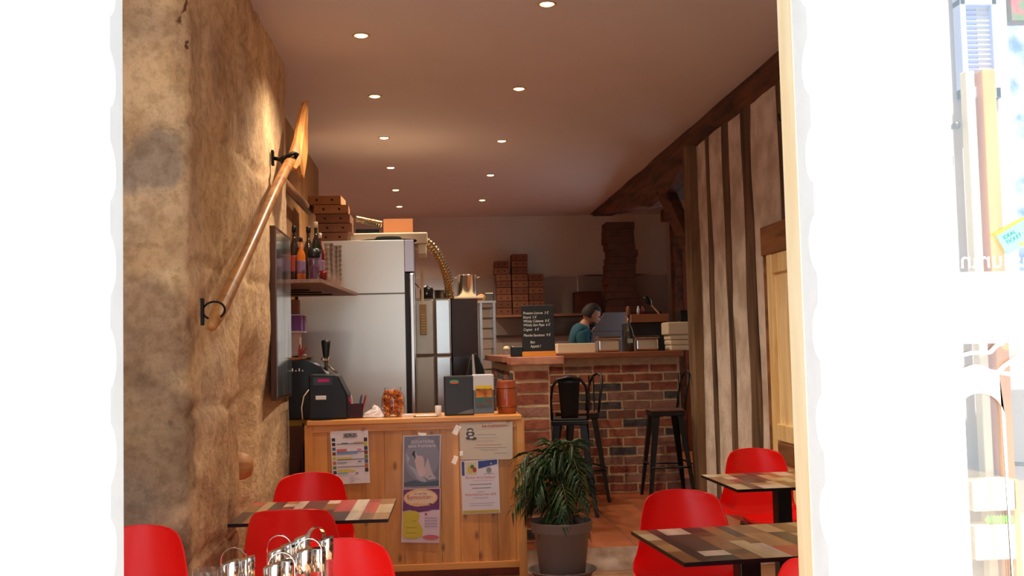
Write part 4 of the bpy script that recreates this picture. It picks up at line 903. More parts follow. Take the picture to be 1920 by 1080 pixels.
bottle(600, 7.7, 437, 'small bottle with a white pourer beside the stacked glasses', (90, 20, 20), (230, 214, 200), .03)
p = at(590, 525, 7.2)
sh_ = thing('shaker_cup', 'clear beaker with a wide black lid in front of the bottles', 'shaker', (p.x, 7.16, ZS + .012))
MB().lathe([(.034, 0), (.037, .13), (.04, .15)], n=24).build('beaker', glass('lilac_glass', (.75, .66, .78), .12), sh_, smooth=True)
MB().lathe([(.042, .15), (.046, .16), (.046, .20), (.03, .21), (.001, .21)], n=24).build('lid', BLACK, sh_, smooth=True)
MB().lathe([(.03, .01), (.03, .09)], n=20).build('contents', mat('violet_drink', (110, 70, 110), .3), sh_)
p = at(608, 520, 7.4)
sm = thing('glass_mug', 'small red filled cup with a cream handle on the shelf edge', 'cup', (p.x - .0, 7.35, ZS + .012))
MB().lathe([(.018, 0), (.024, .05), (.026, .075), (.024, .075), (.016, .006)], n=20).build('cup_body', mat('deep_red_cup', (110, 20, 16), .2), sm, smooth=True)
MB().tube([(-.022, 0, .06), (-.04, 0, .05), (-.04, 0, .02), (-.02, 0, .012)], .004, 8).build('handle', CREAM, sm, smooth=True)
GG = glass('stacked_glass', (.995, .995, .98), .13)
k = 0
for ci, (px, Y, n_) in enumerate(((617, 7.75, 7), (628, 7.95, 7), (636, 8.25, 8), (622, 8.5, 8))):
    q = at(px, 520, Y)
    for j in range(n_):
        o = MB().lathe([(.022, 0), (.026, .002), (.034, .085), (.0335, .086), (.025, .006), (.001, .005)], n=20).build('stacked_tumbler', GG, smooth=True)
        o.location = (min(q.x, -.71), Y, ZS + .012 + j * .036)
        tag(o, 'clear tumbler, %s from the shelf up in the %s glass stack' % ('lowest second third fourth fifth sixth seventh eighth'.split()[j], ['nearest', 'second nearest', 'outermost', 'farthest'][ci]), 'glass', 'stacked tumblers on the shelf')
wsh = bpy.data.objects['wall_shelf']
for i, y_ in enumerate((7.5, 7.8, 8.1)): MB().cyl((-1.10, y_, ZS - .03), (-.84 + .05 * i, y_, ZS - .035), .006, n=8).build('hanging_rod', BLACK, wsh)
# handrail beam over the shelf
struct(MB().tube([(-1.07, 7.1, 2.69), (-1.04, 7.6, 2.70), (-1.03, 9.3, 2.70)], .035, 8).build('trim_11', wood('rail_wood', (150, 100, 58), (110, 68, 36), .5, 'y'), smooth=True))

# ============================================================ FRIDGES AND KITCHEN KIT
ZF = 2.405
fr_ = thing('steel_fridge', 'tall stainless steel fridge whose broad side fills the middle left', 'fridge', (0, 8.95, UP))
FST = mat('fridge_steel', (226, 222, 214), 0.30, metal=0.8, var=0.05, scale=1.1, stretch=(.6, 1, 1.8), bump=0.3, detail=2)
MB().box(-1.10, -.215, 0, .78, .08, ZF - UP).build('cabinet', FST, fr_, bevel=.004)
MB().box(-.180, -.135, -.02, .8, .12, ZF - UP - .28).build('door', STEEL, fr_, bevel=.012)
MB().box(-.215, -.135, -.005, .79, ZF - UP - .27, ZF - UP + .0).build('top_fascia', mat('lilac_grey_steel', (190, 182, 190), .3, metal=.8), fr_, bevel=.004)
MB().box(-.215, -.18, 0, .78, .12, ZF - UP - .28).build('door_seal', BLACK, fr_)
MB().box(-1.098, -.217, -.003, .0, 1.80, 1.812).build('seam_strip', STEEL2, fr_)
for x_ in (-1.05, -.25):
    for y_ in (.05, .72): MB().cyl((x_, y_, 0), (x_, y_, .08), .02).build('leg', BLACKM, fr_)
def fridge_top(px, py, Y): return at(px, py, Y)
# pizza boxes on the fridge
def pizza_box(label, loc, w, d, h, rot=0, front=CARD, side=None, group=None, holes=True, name='pizza_box'):
    o = MB().box(-w / 2, w / 2, -d / 2, d / 2, .002, h - .002).build(name, [front], bevel=.003); o.location = loc; o.rotation_euler = (0, 0, rot); tag(o, label, 'box', group)
    if holes:
        b = MB()
        for s_ in (-1, 1): b.prism(ell(s_ * w * .23, h * .5, .010, .009, 10), -d / 2 - .0015, -d / 2 + .001)
        b.build('vent_holes', DARKHOLE, o)
    return o
HT_ = ZF + .012 + (at(801, 427, 9.35).z - at(655, 450, 9.35).z)
ords = ['lowest', 'second', 'third', 'fourth', 'topmost']
for i, (xl, xr_, yb, yt) in enumerate([(600, 656, 447, 430), (600, 663, 430, 413), (597, 661, 413, 395), (592, 656, 396, 377), (583, 645, 378, 360)]):
    a = at(xl, yb, 9.02); c_ = at(xr_, yt, 9.02); zb_ = ZF + .001 + i * .079
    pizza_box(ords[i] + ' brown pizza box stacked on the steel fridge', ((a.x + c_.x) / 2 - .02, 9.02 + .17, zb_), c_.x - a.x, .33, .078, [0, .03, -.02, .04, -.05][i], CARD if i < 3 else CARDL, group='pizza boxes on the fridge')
# white hood with disc, corrugated pipe, orange board
t = thing('extractor_hood', 'flat cream extractor hood sitting above the fridge', 'hood', (0, 9.5, ZF))
a, c_ = at(655, 450, 9.35), at(801, 427, 9.35)
MB().box(a.x, c_.x, -.12, .5, .012, .012 + (c_.z - a.z)).build('hood_body', mat('hood_cream', (222, 206, 178), .5), t, bevel=.01)
MB().box(c_.x - .085, c_.x - .01, -.1, .3, -.08, .012).build('hood_outlet', mat('hood_cream', (222, 206, 178), .5), t, bevel=.01)
x = at(728, 445, 9.15).x
tag(MB().lathe([(.23, 0), (.245, .008), (.24, .02), (.12, .028), (.10, .048), (.001, .050)], n=40, sy=.7).build('pan_lid', mat('matte_black', (10, 10, 11), .9, spec=.1), smooth=True), 'wide flat black pan lid lying on top of the fridge', 'pan lid').location = (x + .0, 9.16, ZF + .001)
bpy.data.objects['pan_lid'].scale = (1, .75, 1)
a, c_ = at(668, 410, 9.5), at(716, 420, 9.5)
def corr(path, r, pitch, amp):
    P_ = [Vector(p) for p in path]; L_ = [0]
    for i in range(len(P_) - 1): L_.append(L_[-1] + (P_[i + 1] - P_[i]).length)
    n_ = int(L_[-1] / (pitch / 4)); out = []; rs = []
    for k in range(n_ + 1):
        d = L_[-1] * k / n_; i = max(j for j in range(len(L_)) if L_[j] <= d + 1e-9); i = min(i, len(P_) - 2); tt = (d - L_[i]) / (L_[i + 1] - L_[i])
        out.append(P_[i].lerp(P_[i + 1], tt)); rs.append(r + amp * math.sin(2 * PI * d / pitch))
    return out, rs
FOIL = mat('foil_duct', (206, 184, 140), .22, metal=1.0)
pth, rs = corr([a, a.lerp(c_, .5), c_], .028, .022, .004)
tag(MB().tube(pth, rs, 16).build('foil_hose', FOIL, smooth=True), 'short corrugated foil hose lying beside the pizza boxes', 'hose')
a, c_ = at(719, 429, 10.03), at(774, 414, 10.03)
tag(MB().box(a.x, c_.x, 10.02, 10.05, ZF + .02, c_.z + .02).build('orange_board', mat('orange_cardboard', (160, 100, 58), .7), bevel=.002), 'orange cardboard panel standing behind the cream hood', 'board')
a, c_ = at(668, 428, 9.5), at(712, 424, 9.5); ht_ = c_.z - ZF - .03
tag(MB().box(a.x, c_.x, 9.42, 9.6, HT_ + .001, max(HT_ + .02, c_.z - .03)).build('black_case', BLACK, bevel=.006), 'black case under the corrugated foil hose on the fridge', 'case')
# arching duct
dp = [(798, 452, 9.60), (808, 460, 9.62), (818, 473, 9.66), (828, 491, 9.72), (836, 510, 9.78), (841, 530, 9.85), (843, 548, 9.92), (844, 559, 9.95)]
pth, rs = corr([at(*q) for q in dp], .040, .032, .005)
tag(MB().tube(pth, rs, 20).build('foil_duct', FOIL, smooth=True), 'shiny corrugated foil duct arching down from the cream hood', 'duct')
# second and third steel cabinets
Z2 = at(810, 559, 9.76).z
xs = [at(v, 600, 9.76).x for v in (775, 815, 845, 846, 893)]
t = thing('oven_cabinet', 'stainless double door cabinet standing behind the first fridge', 'cabinet', (0, 9.76, UP))
H2 = Z2 - UP
zsp = at(810, 667, 9.76).z - UP
MB().box(xs[0], xs[2], .03, .6, 0, H2).build('carcass', STEEL2, t)
DST = mat('door_steel', (186, 170, 150), .3, metal=.75, var=.15, scale=2)
for i, (xa, xb, nm, m_) in enumerate(((xs[0] + .004, xs[1] - .004, 'door', DST), (xs[1] + .004, xs[2], 'door', STEEL))):
    MB().box(xa, xb, -.01, .03, zsp + .006, H2 - .01).build(nm, m_, t, bevel=.014, seg=4)
    MB().box(xa, xb, -.01, .03, .3, zsp - .006).build(nm, m_, t, bevel=.014, seg=4)
t = thing('dark_cabinet', 'dark brown tall oven standing beside the stainless cabinet', 'oven', (0, 9.93, UP))
MB().box(xs[3] + .003, xs[4] + .02, 0, .7, 0, H2 - .0).build('body', mat('dark_brown_enamel', (58, 38, 28), .25, metal=.4), t, bevel=.006)
MB().box(xs[3] - .0 + .01, xs[4], -.012, -.001, .3, zsp - .01).build('door', mat('dark_oven_door', (44, 28, 20), .15), t, bevel=.004)
a = at(899, 600, 9.93); MB().cyl((a.x - .03, -.03, 1.2), (a.x - .03, -.03, 1.05), .008).build('handle', STEEL2, t)
# boards and pots on top
a, c_ = at(850, 557, 10.0), at(907, 552, 10.0)
tag(MB().box(a.x, c_.x, 10.0, 10.35, Z2 + .001, Z2 + .022).build('cutting_board', CREAM, bevel=.003), 'cream board lying under the tall stock pot', 'board')
a, c_ = at(857, 553, 10.15), at(893, 512, 10.15); xm = (a.x + c_.x) / 2; rp = (c_.x - a.x) / 2
t = thing('stock_pot', 'tall steel stock pot with side handles on top of the dark oven', 'pot', (xm, 10.16, Z2 + .023))
MB().lathe([(rp * .96, 0), (rp, .006), (rp, .20), (rp * 1.05, .203), (rp * 1.05, .209), (rp * .97, .209), (rp * .96, .02), (.001, .015)], n=36).build('pot_body', STEEL, t, smooth=True)
for s_ in (-1, 1): MB().tube([(s_ * rp, -.03, .185), (s_ * (rp + .03), -.025, .19), (s_ * (rp + .03), .025, .19), (s_ * rp, .03, .185)], .005, 8).build('handle', CHROME, t, smooth=True)
a = at(800, 545, 10.0); t = thing('black_pot', 'black saucepan on top of the stainless cabinet', 'pan', (a.x, 10.0, Z2 + .001))
MB().lathe([(.055, 0), (.062, .01), (.064, .09), (.05, .115), (.02, .125), (.001, .14)], n=24).build('pan_body', BLACK, t, smooth=True); MB().ball((.0, -.062, .05), .009).build('rivet', CHROME, t, smooth=True)
a = at(826, 545, 10.15); t = thing('saucepan', 'low steel saucepan between the black pan and the duct', 'pan', (a.x, 10.15, Z2 + .001))
MB().lathe([(.058, 0), (.06, .085), (.066, .092), (.06, .092), (.057, .01), (.001, .008)], n=24).build('pan_body', STEEL2, t, smooth=True)
# pale handle/brush with socket strip
a, c_ = at(791, 500, 9.70), at(797, 560, 9.70)
t = thing('hanging_brush', 'cream long handled brush hanging in front of the stainless cabinet', 'brush', (a.x, 9.68, 0))
MB().box(-.012, .012, -.012, .004, at(790, 572, 9.70).z, a.z).build('brush_handle', CREAM, t, bevel=.004)
MB().box(-.028, .034, -.02, .045, at(790, 628, 9.70).z, at(790, 570, 9.70).z).build('brush_head', mat('tan_plastic', (170, 142, 96), .5), t, bevel=.006)
b = MB()
for z_ in range(4):
    for g_ in (0, 1): b.box(-.012, .022, -.024, -.02, at(790, 592 + z_ * 5 + g_ * 20 - 2, 9.70).z - .006, at(790, 592 + z_ * 5 + g_ * 20 - 2, 9.70).z)
b.build('vent_slots', mat('pale_slots', (236, 206, 150), .4), t)
tag(MB().tube([(at(766, 525, 9.0).x, 8.9, at(766, 525, 9.0).z), (at(775, 528, 9.0).x, 9.1, at(775, 528, 9.1).z), (at(786, 540, 9.2).x, 9.18, at(786, 540, 9.2).z)], .004, 6).build('black_cable', BLACK), 'black cable running from the fridge corner to the cream brush', 'cable')
# tray trolley
t = thing('tray_trolley', 'grey metal tray trolley with empty rails beside the brick bar', 'trolley', (0, 0, 0))
xa, xb = at(897, 620, 10.8).x, at(931, 620, 10.8).x; zt = at(910, 568, 10.8).z
for x_ in (xa + .03, xb - .02):
    for y_ in (10.8, 11.3): MB().box(x_ - .012, x_ + .012, y_ - .012, y_ + .012, UP, zt).build('upright', STEEL, t)
for k in range(12):
    z_ = zt - .05 - k * .105
    MB().box(xa + .04, xb - .03, 10.8, 11.3, z_, z_ + .008).build('tray_rail', STEEL2, t)
MB().box(xa, xb, 10.78, 11.32, zt, zt + .02).build('top_plate', STEEL, t)
a = at(918, 566, 10.9); tag(MB().box(-.05, .05, -.05, .05, 0, .09).build('metal_tin', STEEL2, bevel=.01), 'small steel tin on the tray trolley', 'tin').location = (a.x, 11.0, zt + .021)
a = at(899, 560, 10.9); tag(MB().lathe([(.04, 0), (.05, .05), (.03, .07), (.001, .08)], n=18).build('bread_loaf', mat('bread', (196, 140, 80), .8), smooth=True), 'rounded tan packet beside the tin on the trolley', 'packet').location = (a.x + .02, 10.95, zt + .021)

# dark jacket / bag behind the counter
a = at(905, 700, 8.4)
b = MB(); b.prism([(-.10, 0), (-.085, .30), (-.05, .46), (.0, .52), (.05, .40), (.12, .12), (.15, 0)], -.08, .08)
tag(b.build('black_bag', mat('black_cloth', (18, 15, 15), .9), bevel=.02, seg=3), 'black cloth bag standing between the dark oven and the brick pillar', 'bag').location = (.345, 8.4, a.z - .35)
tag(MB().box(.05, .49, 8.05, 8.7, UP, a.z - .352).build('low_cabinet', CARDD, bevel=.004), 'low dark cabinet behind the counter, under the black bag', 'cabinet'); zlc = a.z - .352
a = at(889, 705, 8.2); zt_ = a.z - zlc; b = MB().prism([(-.012, 0), (.035, 0), (.0, zt_ + .16), (-.012, zt_ + .17)], -.01, .01)
tag(b.build('white_card', mat('dull_white_card', (180, 176, 180), .6)), 'tall white card standing beside the black bag', 'card').location = (a.x, 8.2, zlc + .001)

# ---- back wall: shelf, cladding, trims, boxes
CLAD = mat('glossy_wall_cladding', (190, 176, 166), .10, metal=.3)
za, zb_ = 1.5, at(1084, 517, 15.0).z
xl_, x1_, xr_ = at(780, 517, 15.0).x, at(1084, 517, 15.0).x, at(1257, 517, 15.0).x
t = thing('wall_cladding', 'glossy wall cladding with bright metal trims behind the cook', 'wall cladding', (0, 15.03, 0))
MB().box(xl_, x1_ - .005, -.0, .015, .2, zb_).build('cladding_panel', CLAD, t)
MB().box(x1_ + .005, xr_, -.0, .015, .2, zb_).build('cladding_panel', CLAD, t)
TR = mat('polished_trim', (240, 230, 214), .15, metal=1.0)
MB().box(at(1000, 517, 15.0).x, x1_, -.012, .0, zb_ - .012, zb_ + .006).box(x1_, xr_, -.012, .0, zb_ - .006, zb_ + .012).build('top_trim', TR, t)
MB().box(x1_ - .012, x1_ + .012, -.012, 0, 1.9, zb_).box(xr_ - .01, xr_ + .014, -.012, 0, 1.8, zb_).build('upright_trim', TR, t)
zsf = at(1050, 588, 14.6).z
t = thing('kitchen_shelf', 'brown wooden shelf along the back wall under the pizza boxes', 'shelf', (0, 14.55, 0))
MB().box(at(930, 588, 14.6).x, at(1240, 588, 14.6).x, 0, .45, zsf - .035, zsf).build('shelf_board', wood('kitchen_shelf_wood', (150, 100, 70), (116, 74, 48), .6, 'x'), t)
for px in (1000, 1150): MB().box(at(px, 588, 14.6).x - .015, at(px, 588, 14.6).x + .015, .1, .45, zsf - .2, zsf - .035).build('bracket', STEEL2, t)
z1 = at(1050, 627, 14.4).z
tag(MB().box(at(930, 627, 14.4).x, at(1165, 627, 14.4).x, 14.4, 15.0, z1 - .015, z1 + .012).build('kitchen_worktop', mat('dark_worktop', (70, 56, 48), .3, metal=.5), bevel=.004), 'dark worktop along the back wall behind the cook', 'worktop')
HS = CARD
MB().box(at(930, 627, 14.4).x, at(1165, 627, 14.4).x, 14.45, 15.0, UP, z1 - .016).build('base_unit', mat('grey_beige_unit', (150, 136, 124), .4), bpy.data.objects['kitchen_worktop'])
cols_ = [(944, 484, 27), (974, 472, 30), (1005, 507, 28)]
cn = ['first', 'middle', 'last']
hb = .093
for ci, (px, ptop, wpx) in enumerate(cols_):
    q = at(px, ptop, 14.6); n_ = int(round((q.z - zsf) / hb)); w_ = wpx / F * 14.6
    for j in range(n_):
        jit = rnd.uniform(-.003, .003) - (.03 if (ci == 0 and j > 5) else 0)
        pizza_box('pizza box on the back wall shelf, %s column from the trolley, %s' % (cn[ci], ['lowest', 'second up', 'third up', 'fourth up', 'fifth up', 'sixth up', 'seventh up', 'eighth up', 'ninth up', 'tenth up'][j]), (q.x + jit, 14.76, zsf + .001 + j * hb), w_, .3, hb - .002, 0, [mat('red_brown_cardboard', (126, 76, 52), .85, var=.15), mat('darker_brown_cardboard', (112, 66, 46), .85, var=.15), CARD][(j + ci) % 3], group='pizza boxes on the back shelf')  # three cardboard tones taken in turn
# flat cartons tower and box
ta, tb_, tz0, tz1 = at(1137, 500, 14.0).x, at(1189, 500, 14.0).x, at(1160, 600, 14.0).z, at(1160, 418, 14.0).z
n_ = 14
sup = tag(MB().box(ta - .1, tb_ + .1, 13.85, 14.3, UP, tz0).build('storage_unit', STEEL2, bevel=.005), 'steel base unit hidden behind the cook, carrying the tall carton tower', 'cabinet')
nums = 'first second third fourth fifth sixth seventh eighth ninth tenth eleventh twelfth thirteenth topmost'.split()
for j in range(n_):
    h_ = (tz1 - tz0) / n_; jx = .02 * math.sin(j * .9) + rnd.uniform(-.01, .01)
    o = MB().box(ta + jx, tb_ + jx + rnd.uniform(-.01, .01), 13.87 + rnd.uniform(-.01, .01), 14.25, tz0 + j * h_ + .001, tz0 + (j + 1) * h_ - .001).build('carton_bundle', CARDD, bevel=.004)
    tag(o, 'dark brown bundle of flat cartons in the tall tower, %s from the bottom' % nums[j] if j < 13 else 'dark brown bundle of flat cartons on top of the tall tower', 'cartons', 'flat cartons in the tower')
a, c_ = at(1086, 588, 14.3), at(1134, 549, 14.3)
tag(MB().box(a.x, c_.x, 14.6, 14.95, zsf + .001, zsf + .30).build('cardboard_box', CARDD, bevel=.004), 'dark cardboard box on the shelf above the cook\'s head', 'box')
# steel hood panel (reflective) right of the cook
a, c_ = at(1108, 622, 13.3), at(1172, 585, 13.3)
tag(MB().prism([(a.x, a.z), (c_.x + .1, a.z), (c_.x + .05, c_.z), (a.x + .18, c_.z)], 13.3, 13.34).box(a.x + .02, c_.x, 13.3, 13.34, UP, a.z).build('steel_splash_panel', mat('mirror_steel', (150, 146, 152), .3, metal=1), bevel=.004), 'sloping sheet of shiny steel in front of the cook', 'steel sheet')
bpy.data.objects['steel_splash_panel'].rotation_euler = (0, 0, 0)
# things on the brick bar
YB = 9.78; ZB = 1.42
def onbar(px, w, label, kind):
    x_ = at(px, 655, YB).x; return x_
x_ = at(1142, 650, YB).x
def gn(px, wpx, hpx, label, nm='steel_pan', Y=YB):
    x_ = at(px, 650, Y).x; w = wpx / F * Y / 2; h = hpx / F * Y
    t = thing(nm, label, 'pan', (x_, Y + .08, ZB), 0, 'steel pans on the bar')
    pts_ = []
    MB().box(-w * .92, w * .92, -.09, .09, .002, h * .82).build('pan_body', STEEL, t, bevel=.022, seg=4)
    MB().box(-w, w, -.105, .105, h * .82, h * .88).build('rim', CHROME, t, bevel=.003)
    MB().box(-w * .96, w * .96, -.10, .10, h * .88, h).build('lid', STEEL2, t, bevel=.01)
gn(1142, 47, 30, 'square steel food pan with lid on the bar, just beside the long white box')
gn(1213, 48, 30, 'square steel food pan on the bar, between the oil flask and the cream trays')
a, c_ = at(1044, 661, YB), at(1113, 642, YB)
tag(MB().box(a.x, c_.x, YB - .1, YB + .12, ZB, ZB + .088).build('long_box', mat('ivory_card', (226, 206, 176), .6), bevel=.004), 'long low ivory box on the bar behind the chalkboard', 'box')
x_ = at(1268, 640, YB).x; IV = mat('ivory_plastic', (222, 204, 172), .45)
for j, (z0_, h_, w_) in enumerate(((0, .05, .10), (.052, .045, .105), (.099, .045, .108))):
    o = MB().box(-w_, w_, -.13, .13, 0, h_).build('food_tray', IV, bevel=.012, seg=3); o.location = (x_ + .03, YB + .05, ZB + z0_); tag(o, ['lowest', 'middle', 'third'][j] + ' ivory tray in the stack at the timber post end of the bar', 'tray', 'ivory trays on the bar')
o = MB().box(-.118, .12, -.14, .14, 0, .118).build('food_tray', IV, bevel=.014, seg=3); o.location = (x_ + .02, YB + .05, ZB + .146); tag(o, 'deep ivory tub topping the tray stack beside the timber post', 'tray', 'ivory trays on the bar')
x_ = at(1179, 640, YB).x
t = thing('oil_flask', 'dark glass flask with a cork and small pale label between the steel pans', 'flask', (x_, YB - .02, ZB))
MB().lathe([(.04, 0), (.045, .01), (.045, .16), (.03, .21), (.014, .25), (.013, .33)], n=22).build('flask_body', mat('smoky_glass', (48, 40, 34), .12, coat=.5), t, smooth=True)
MB().lathe([(.016, .33), (.02, .35), (.02, .40), (.01, .42)], n=14).build('cork', mat('cork', (120, 76, 50), .8), t, smooth=True)
MB().box(-.025, .025, -.047, -.044, .08, .12).build('flask_label', mat('pale_green_label', (150, 160, 140), .5), t)
# dark appliance with wooden top
a, c_ = at(1190, 650, 10.05), at(1256, 603, 10.05)
t = thing('counter_oven', 'dark appliance behind the steel pan with a wooden board on top', 'appliance', ((a.x + c_.x) / 2, 10.3, UP)); w2 = (c_.x - a.x) / 2
MB().box(-w2 - .02, w2 + .02, -.1, .3, 0, c_.z - UP).build('body', mat('dark_appliance', (48, 44, 46), .3, metal=.6), t, bevel=.006)
a2 = at(1225, 589, 10.2)
tag(MB().box(-w2, w2 + .02, -.13, .2, 0, a2.z - c_.z - .0).build('chopping_board', wood('board_wood', (150, 88, 50), (116, 64, 36), .6, 'x'), bevel=.004), 'thick brown chopping board on the dark appliance', 'chopping board').location = ((a.x + c_.x) / 2, 10.3, c_.z + .001)
tp, bt_ = at(1212, 562, 10.2), at(1237, 590, 10.2)
t = thing('hand_brush', 'black hand brush with a thin pale handle leaning above the chopping board', 'brush', (bt_.x, 10.2, bt_.z + .002))
d_ = tp - bt_
MB().cyl((0, 0, 0), d_ * .72, .007, n=8).build('brush_handle', mat('pale_handle', (214, 176, 120), .4), t)
MB().tube([d_ * .66, d_ * .8, d_ * 1.05, d_ * 1.2], [.012, .03, .032, .018], 10).build('brush_head', BLACK, t, smooth=True)
for px_, c_, n_ in ((1198, (200, 205, 210), 'white'), (1206, (130, 30, 30), 'red')):
    a = at(px_, 588, 10.25); tag(MB().lathe([(.014, 0), (.016, .05), (.008, .065), (.008, .08)], n=14).build('spice_jar', mat('spice_' + n_, c_, .3), smooth=True), n_ + ' small jar on the chopping board', 'jar').location = (a.x, 10.28, a2.z + .003)
# black box by the post on trays
a = at(1278, 592, 9.85); tag(MB().box(-.06, .1, -.05, .05, 0, .11).build('black_caddy', BLACK, bevel=.01), 'black caddy lying on the ivory trays beside the post', 'caddy').location = (a.x + .03, 9.85, ZB + .266)
# pillar things
ZP = 1.413
p = at(1011, 668, 7.34); w2 = .113
t = thing('menu_chalkboard', 'black menu chalkboard with white handwriting in an orange wooden foot', 'chalkboard', (p.x, 7.36, ZP))
MB().box(-w2 * 1.03, w2 * 1.03, -.03, .03, 0, .034).build('wooden_foot', wood('orange_foot', (240, 160, 50), (216, 130, 30), .4, 'x'), t, bevel=.003)
Mt = Matrix.Rotation(-.05, 4, 'X')
MB().box(-w2, w2, -.006, .006, .03, .355, M=Mt).build('slate', mat('slate_black', (24, 24, 26), .55, var=.2, scale=12), t, bevel=.004)
CHK = mat('chalk', (226, 226, 222), .9)
lines = [('Pression Licorne  3 €', .292), ('Ricard  3 €', .263), ('Whisky Cubanne  8 €', .236), ('Whisky Sam Pepe  6 €', .209), ('Cognac   6 €', .178), ('Planche Saucisson  9 €', .138), ('        Bon', .090), ('        Appetit !', .062)]
for s, z_ in lines:
    text_mesh('chalk_lettering', s, .026, CHK, t, (-w2 * .92, -.008 + z_ * .05 - .003, z_), rot=(PI/2 - .05, 0, 0), shear=.25, sx=.78, thick=.0004)
a = at(969, 660, 7.4); tag(MB().box(-.042, .04, -.05, .05, 0, .072).build('black_box', BLACK, bevel=.006), 'small black box beside the chalkboard on the pillar', 'box').location = (a.x, 7.4, ZP)
a = at(951, 672, 7.66); t = thing('glass_jar', 'little glass jar with a cream lid at the corner of the bar top', 'jar', (a.x, 7.70, 1.421))
MB().lathe([(.022, 0), (.025, .004), (.025, .04), (.02, .046)], n=20).build('jar_body', GLASS, t, smooth=True); MB().lathe([(.024, .046), (.025, .05), (.018, .066), (.001, .07)], n=20).build('lid', CREAM, t, smooth=True)

# ============================================================ BAR STOOLS
def make_stool(label, style):
    """style 'splat': wide upright plate; 'hoop': bent tube with bars. Back is at local +x"""
    t = thing('bar_stool', label, 'stool', (0, 0, 0), 0, 'black metal bar stools'); h = .765
    MB().box(-.15, .15, -.15, .15, h - .018, h).build('seat', mat('dark_wood_seat', (92, 60, 48), .4) if style == 'hoop' else BLACKM, t, bevel=.012, seg=3)
    MB().box(-.145, .145, -.145, .145, h - .055, h - .018).build('seat_frame', BLACKM, t, bevel=.006)
    for sx in (-1, 1):
        for sy in (-1, 1):
            b = MB(); top = Vector((sx * .13, sy * .13, h - .03)); bot = Vector((sx * .205, sy * .205, 0))
            # folded-plate leg: L section
            for (ax_, ay_, bx_, by_) in ((0, 0, -sx * .045, 0), (0, 0, 0, -sy * .045)):
                vs_ = []
                for P_, k_ in ((top, 1.25), (bot, .62)):
                    c0 = P_; c1 = P_ + Vector((bx_, by_, 0)) * k_; o_ = Vector((-sx * .004 if bx_ == 0 else 0, -sy * .004 if by_ == 0 else 0, 0))
                    vs_ += [c0, c1, c1 + o_, c0 + o_]
                b.add(vs_, [(0, 1, 2, 3), (7, 6, 5, 4), (0, 4, 5, 1), (1, 5, 6, 2), (2, 6, 7, 3), (3, 7, 4, 0)])
            b.build('leg', BLACKM, t)
    for z_, k in ((.25, .18), (.28, .176)):
        pass
    b = MB(); k = .178
    for z_, kk in ((.27, .178),):
        b.tube([(-kk, -kk, z_), (kk, -kk, z_)], .008, 8).tube([(-kk, kk, z_), (kk, kk, z_)], .008, 8).tube([(-kk, -kk, z_ + .03), (-kk, kk, z_ + .03)], .008, 8).tube([(kk, -kk, z_ + .03), (kk, kk, z_ + .03)], .008, 8)
    b.build('footrest', BLACKM, t, smooth=True)
    b = MB()
    arc_ = [(.14, -.14, h - .01), (.16, -.145, h + .14), (.185, -.13, h + .25), (.20, -.09, h + .305), (.205, 0, h + .325), (.20, .09, h + .305), (.185, .13, h + .25), (.16, .145, h + .14), (.14, .14, h - .01)]
    b.tube(arc_, .011, 10).build('back_frame', BLACKM, t, smooth=True)
    if style == 'hoop':
        for y_ in (-.05, .05): MB().box(-.002, .002, y_ - .012, y_ + .012, h - .02, h + .31, M=Matrix.Translation((.14, 0, 0)) @ Matrix.Shear('XZ' if False else 'YZ', 4, (0, 0)) @ Matrix.Translation((0, 0, 0))).build('back_bar', BLACKM, t)
    else:
        def spl(u, v): return (.14 + .062 * v - .012 * math.cos((u - .5) * PI), (u - .5) * (.13 + .045 * v), h - .015 + .335 * v)
        MB().grid(9, 8, spl).build('back_splat', BLACKM, t, smooth=True, solid=.004)
    return t
s1 = make_stool('black metal bar stool with a wide back plate, between the brick pillar and the palm', 'splat'); s1.location = (1.085, 8.50, UP); s1.rotation_euler = (0, 0, -PI / 2 - 0.12)
s2 = make_stool('black metal bar stool with an open hooped back, partly behind the first stool', 'hoop'); s2.location = (1.24, 9.2, UP); s2.rotation_euler = (0, 0, .25)
s3 = make_stool('black metal bar stool standing by the timber post in front of the bricks', 'hoop'); s3.location = (2.03, 9.28, UP); s3.rotation_euler = (0, 0, .0)

# ============================================================ PALM
a = at(1045, 1050, 6.70)
PX_, PY_ = 0.755, 6.44
st_ = thing('plant_trolley', 'low wooden plant stand under the grey pot', 'plant stand', (PX_, PY_, 0))
MB().lathe([(.19, 0.055), (.195, .06), (.195, .085), (.19, .09), (.001, .09)], n=32).build('stand_top', wood('stand_wood', (196, 110, 60), (160, 80, 40), .5, 'x'), st_, smooth=False)
for i in range(4):
    q = (.13 * math.cos(PI / 4 + i * PI / 2), .13 * math.sin(PI / 4 + i * PI / 2)); MB().cyl((q[0], q[1], 0), (q[0], q[1], .055), .022).build('foot', BLACKM, st_)
POT = mat('taupe_plastic', (134, 118, 112), .5, var=.05, scale=6)
sau = tag(MB().lathe([(.13, 0), (.165, .01), (.19, .045), (.205, .052), (.205, .058), (.19, .056), (.16, .018), (.001, .014)], n=44).build('pot_saucer', POT, smooth=True), 'wide grey saucer under the palm pot', 'saucer'); sau.location = (PX_, PY_, .091)
pot = thing('palm_pot', 'large grey plastic pot with a bushy green palm', 'potted plant', (PX_, PY_, .107))
MB().lathe([(.125, 0), (.135, .01), (.165, .255), (.178, .262), (.183, .275), (.186, .315), (.190, .322), (.186, .328), (.172, .325), (.165, .28), (.001, .275)], n=48).build('pot', POT, pot, smooth=True)
MB().lathe([(.164, .283), (.12, .290), (.06, .285), (.001, .29)], n=24).build('soil', mat('soil', (52, 38, 28), .95), pot)
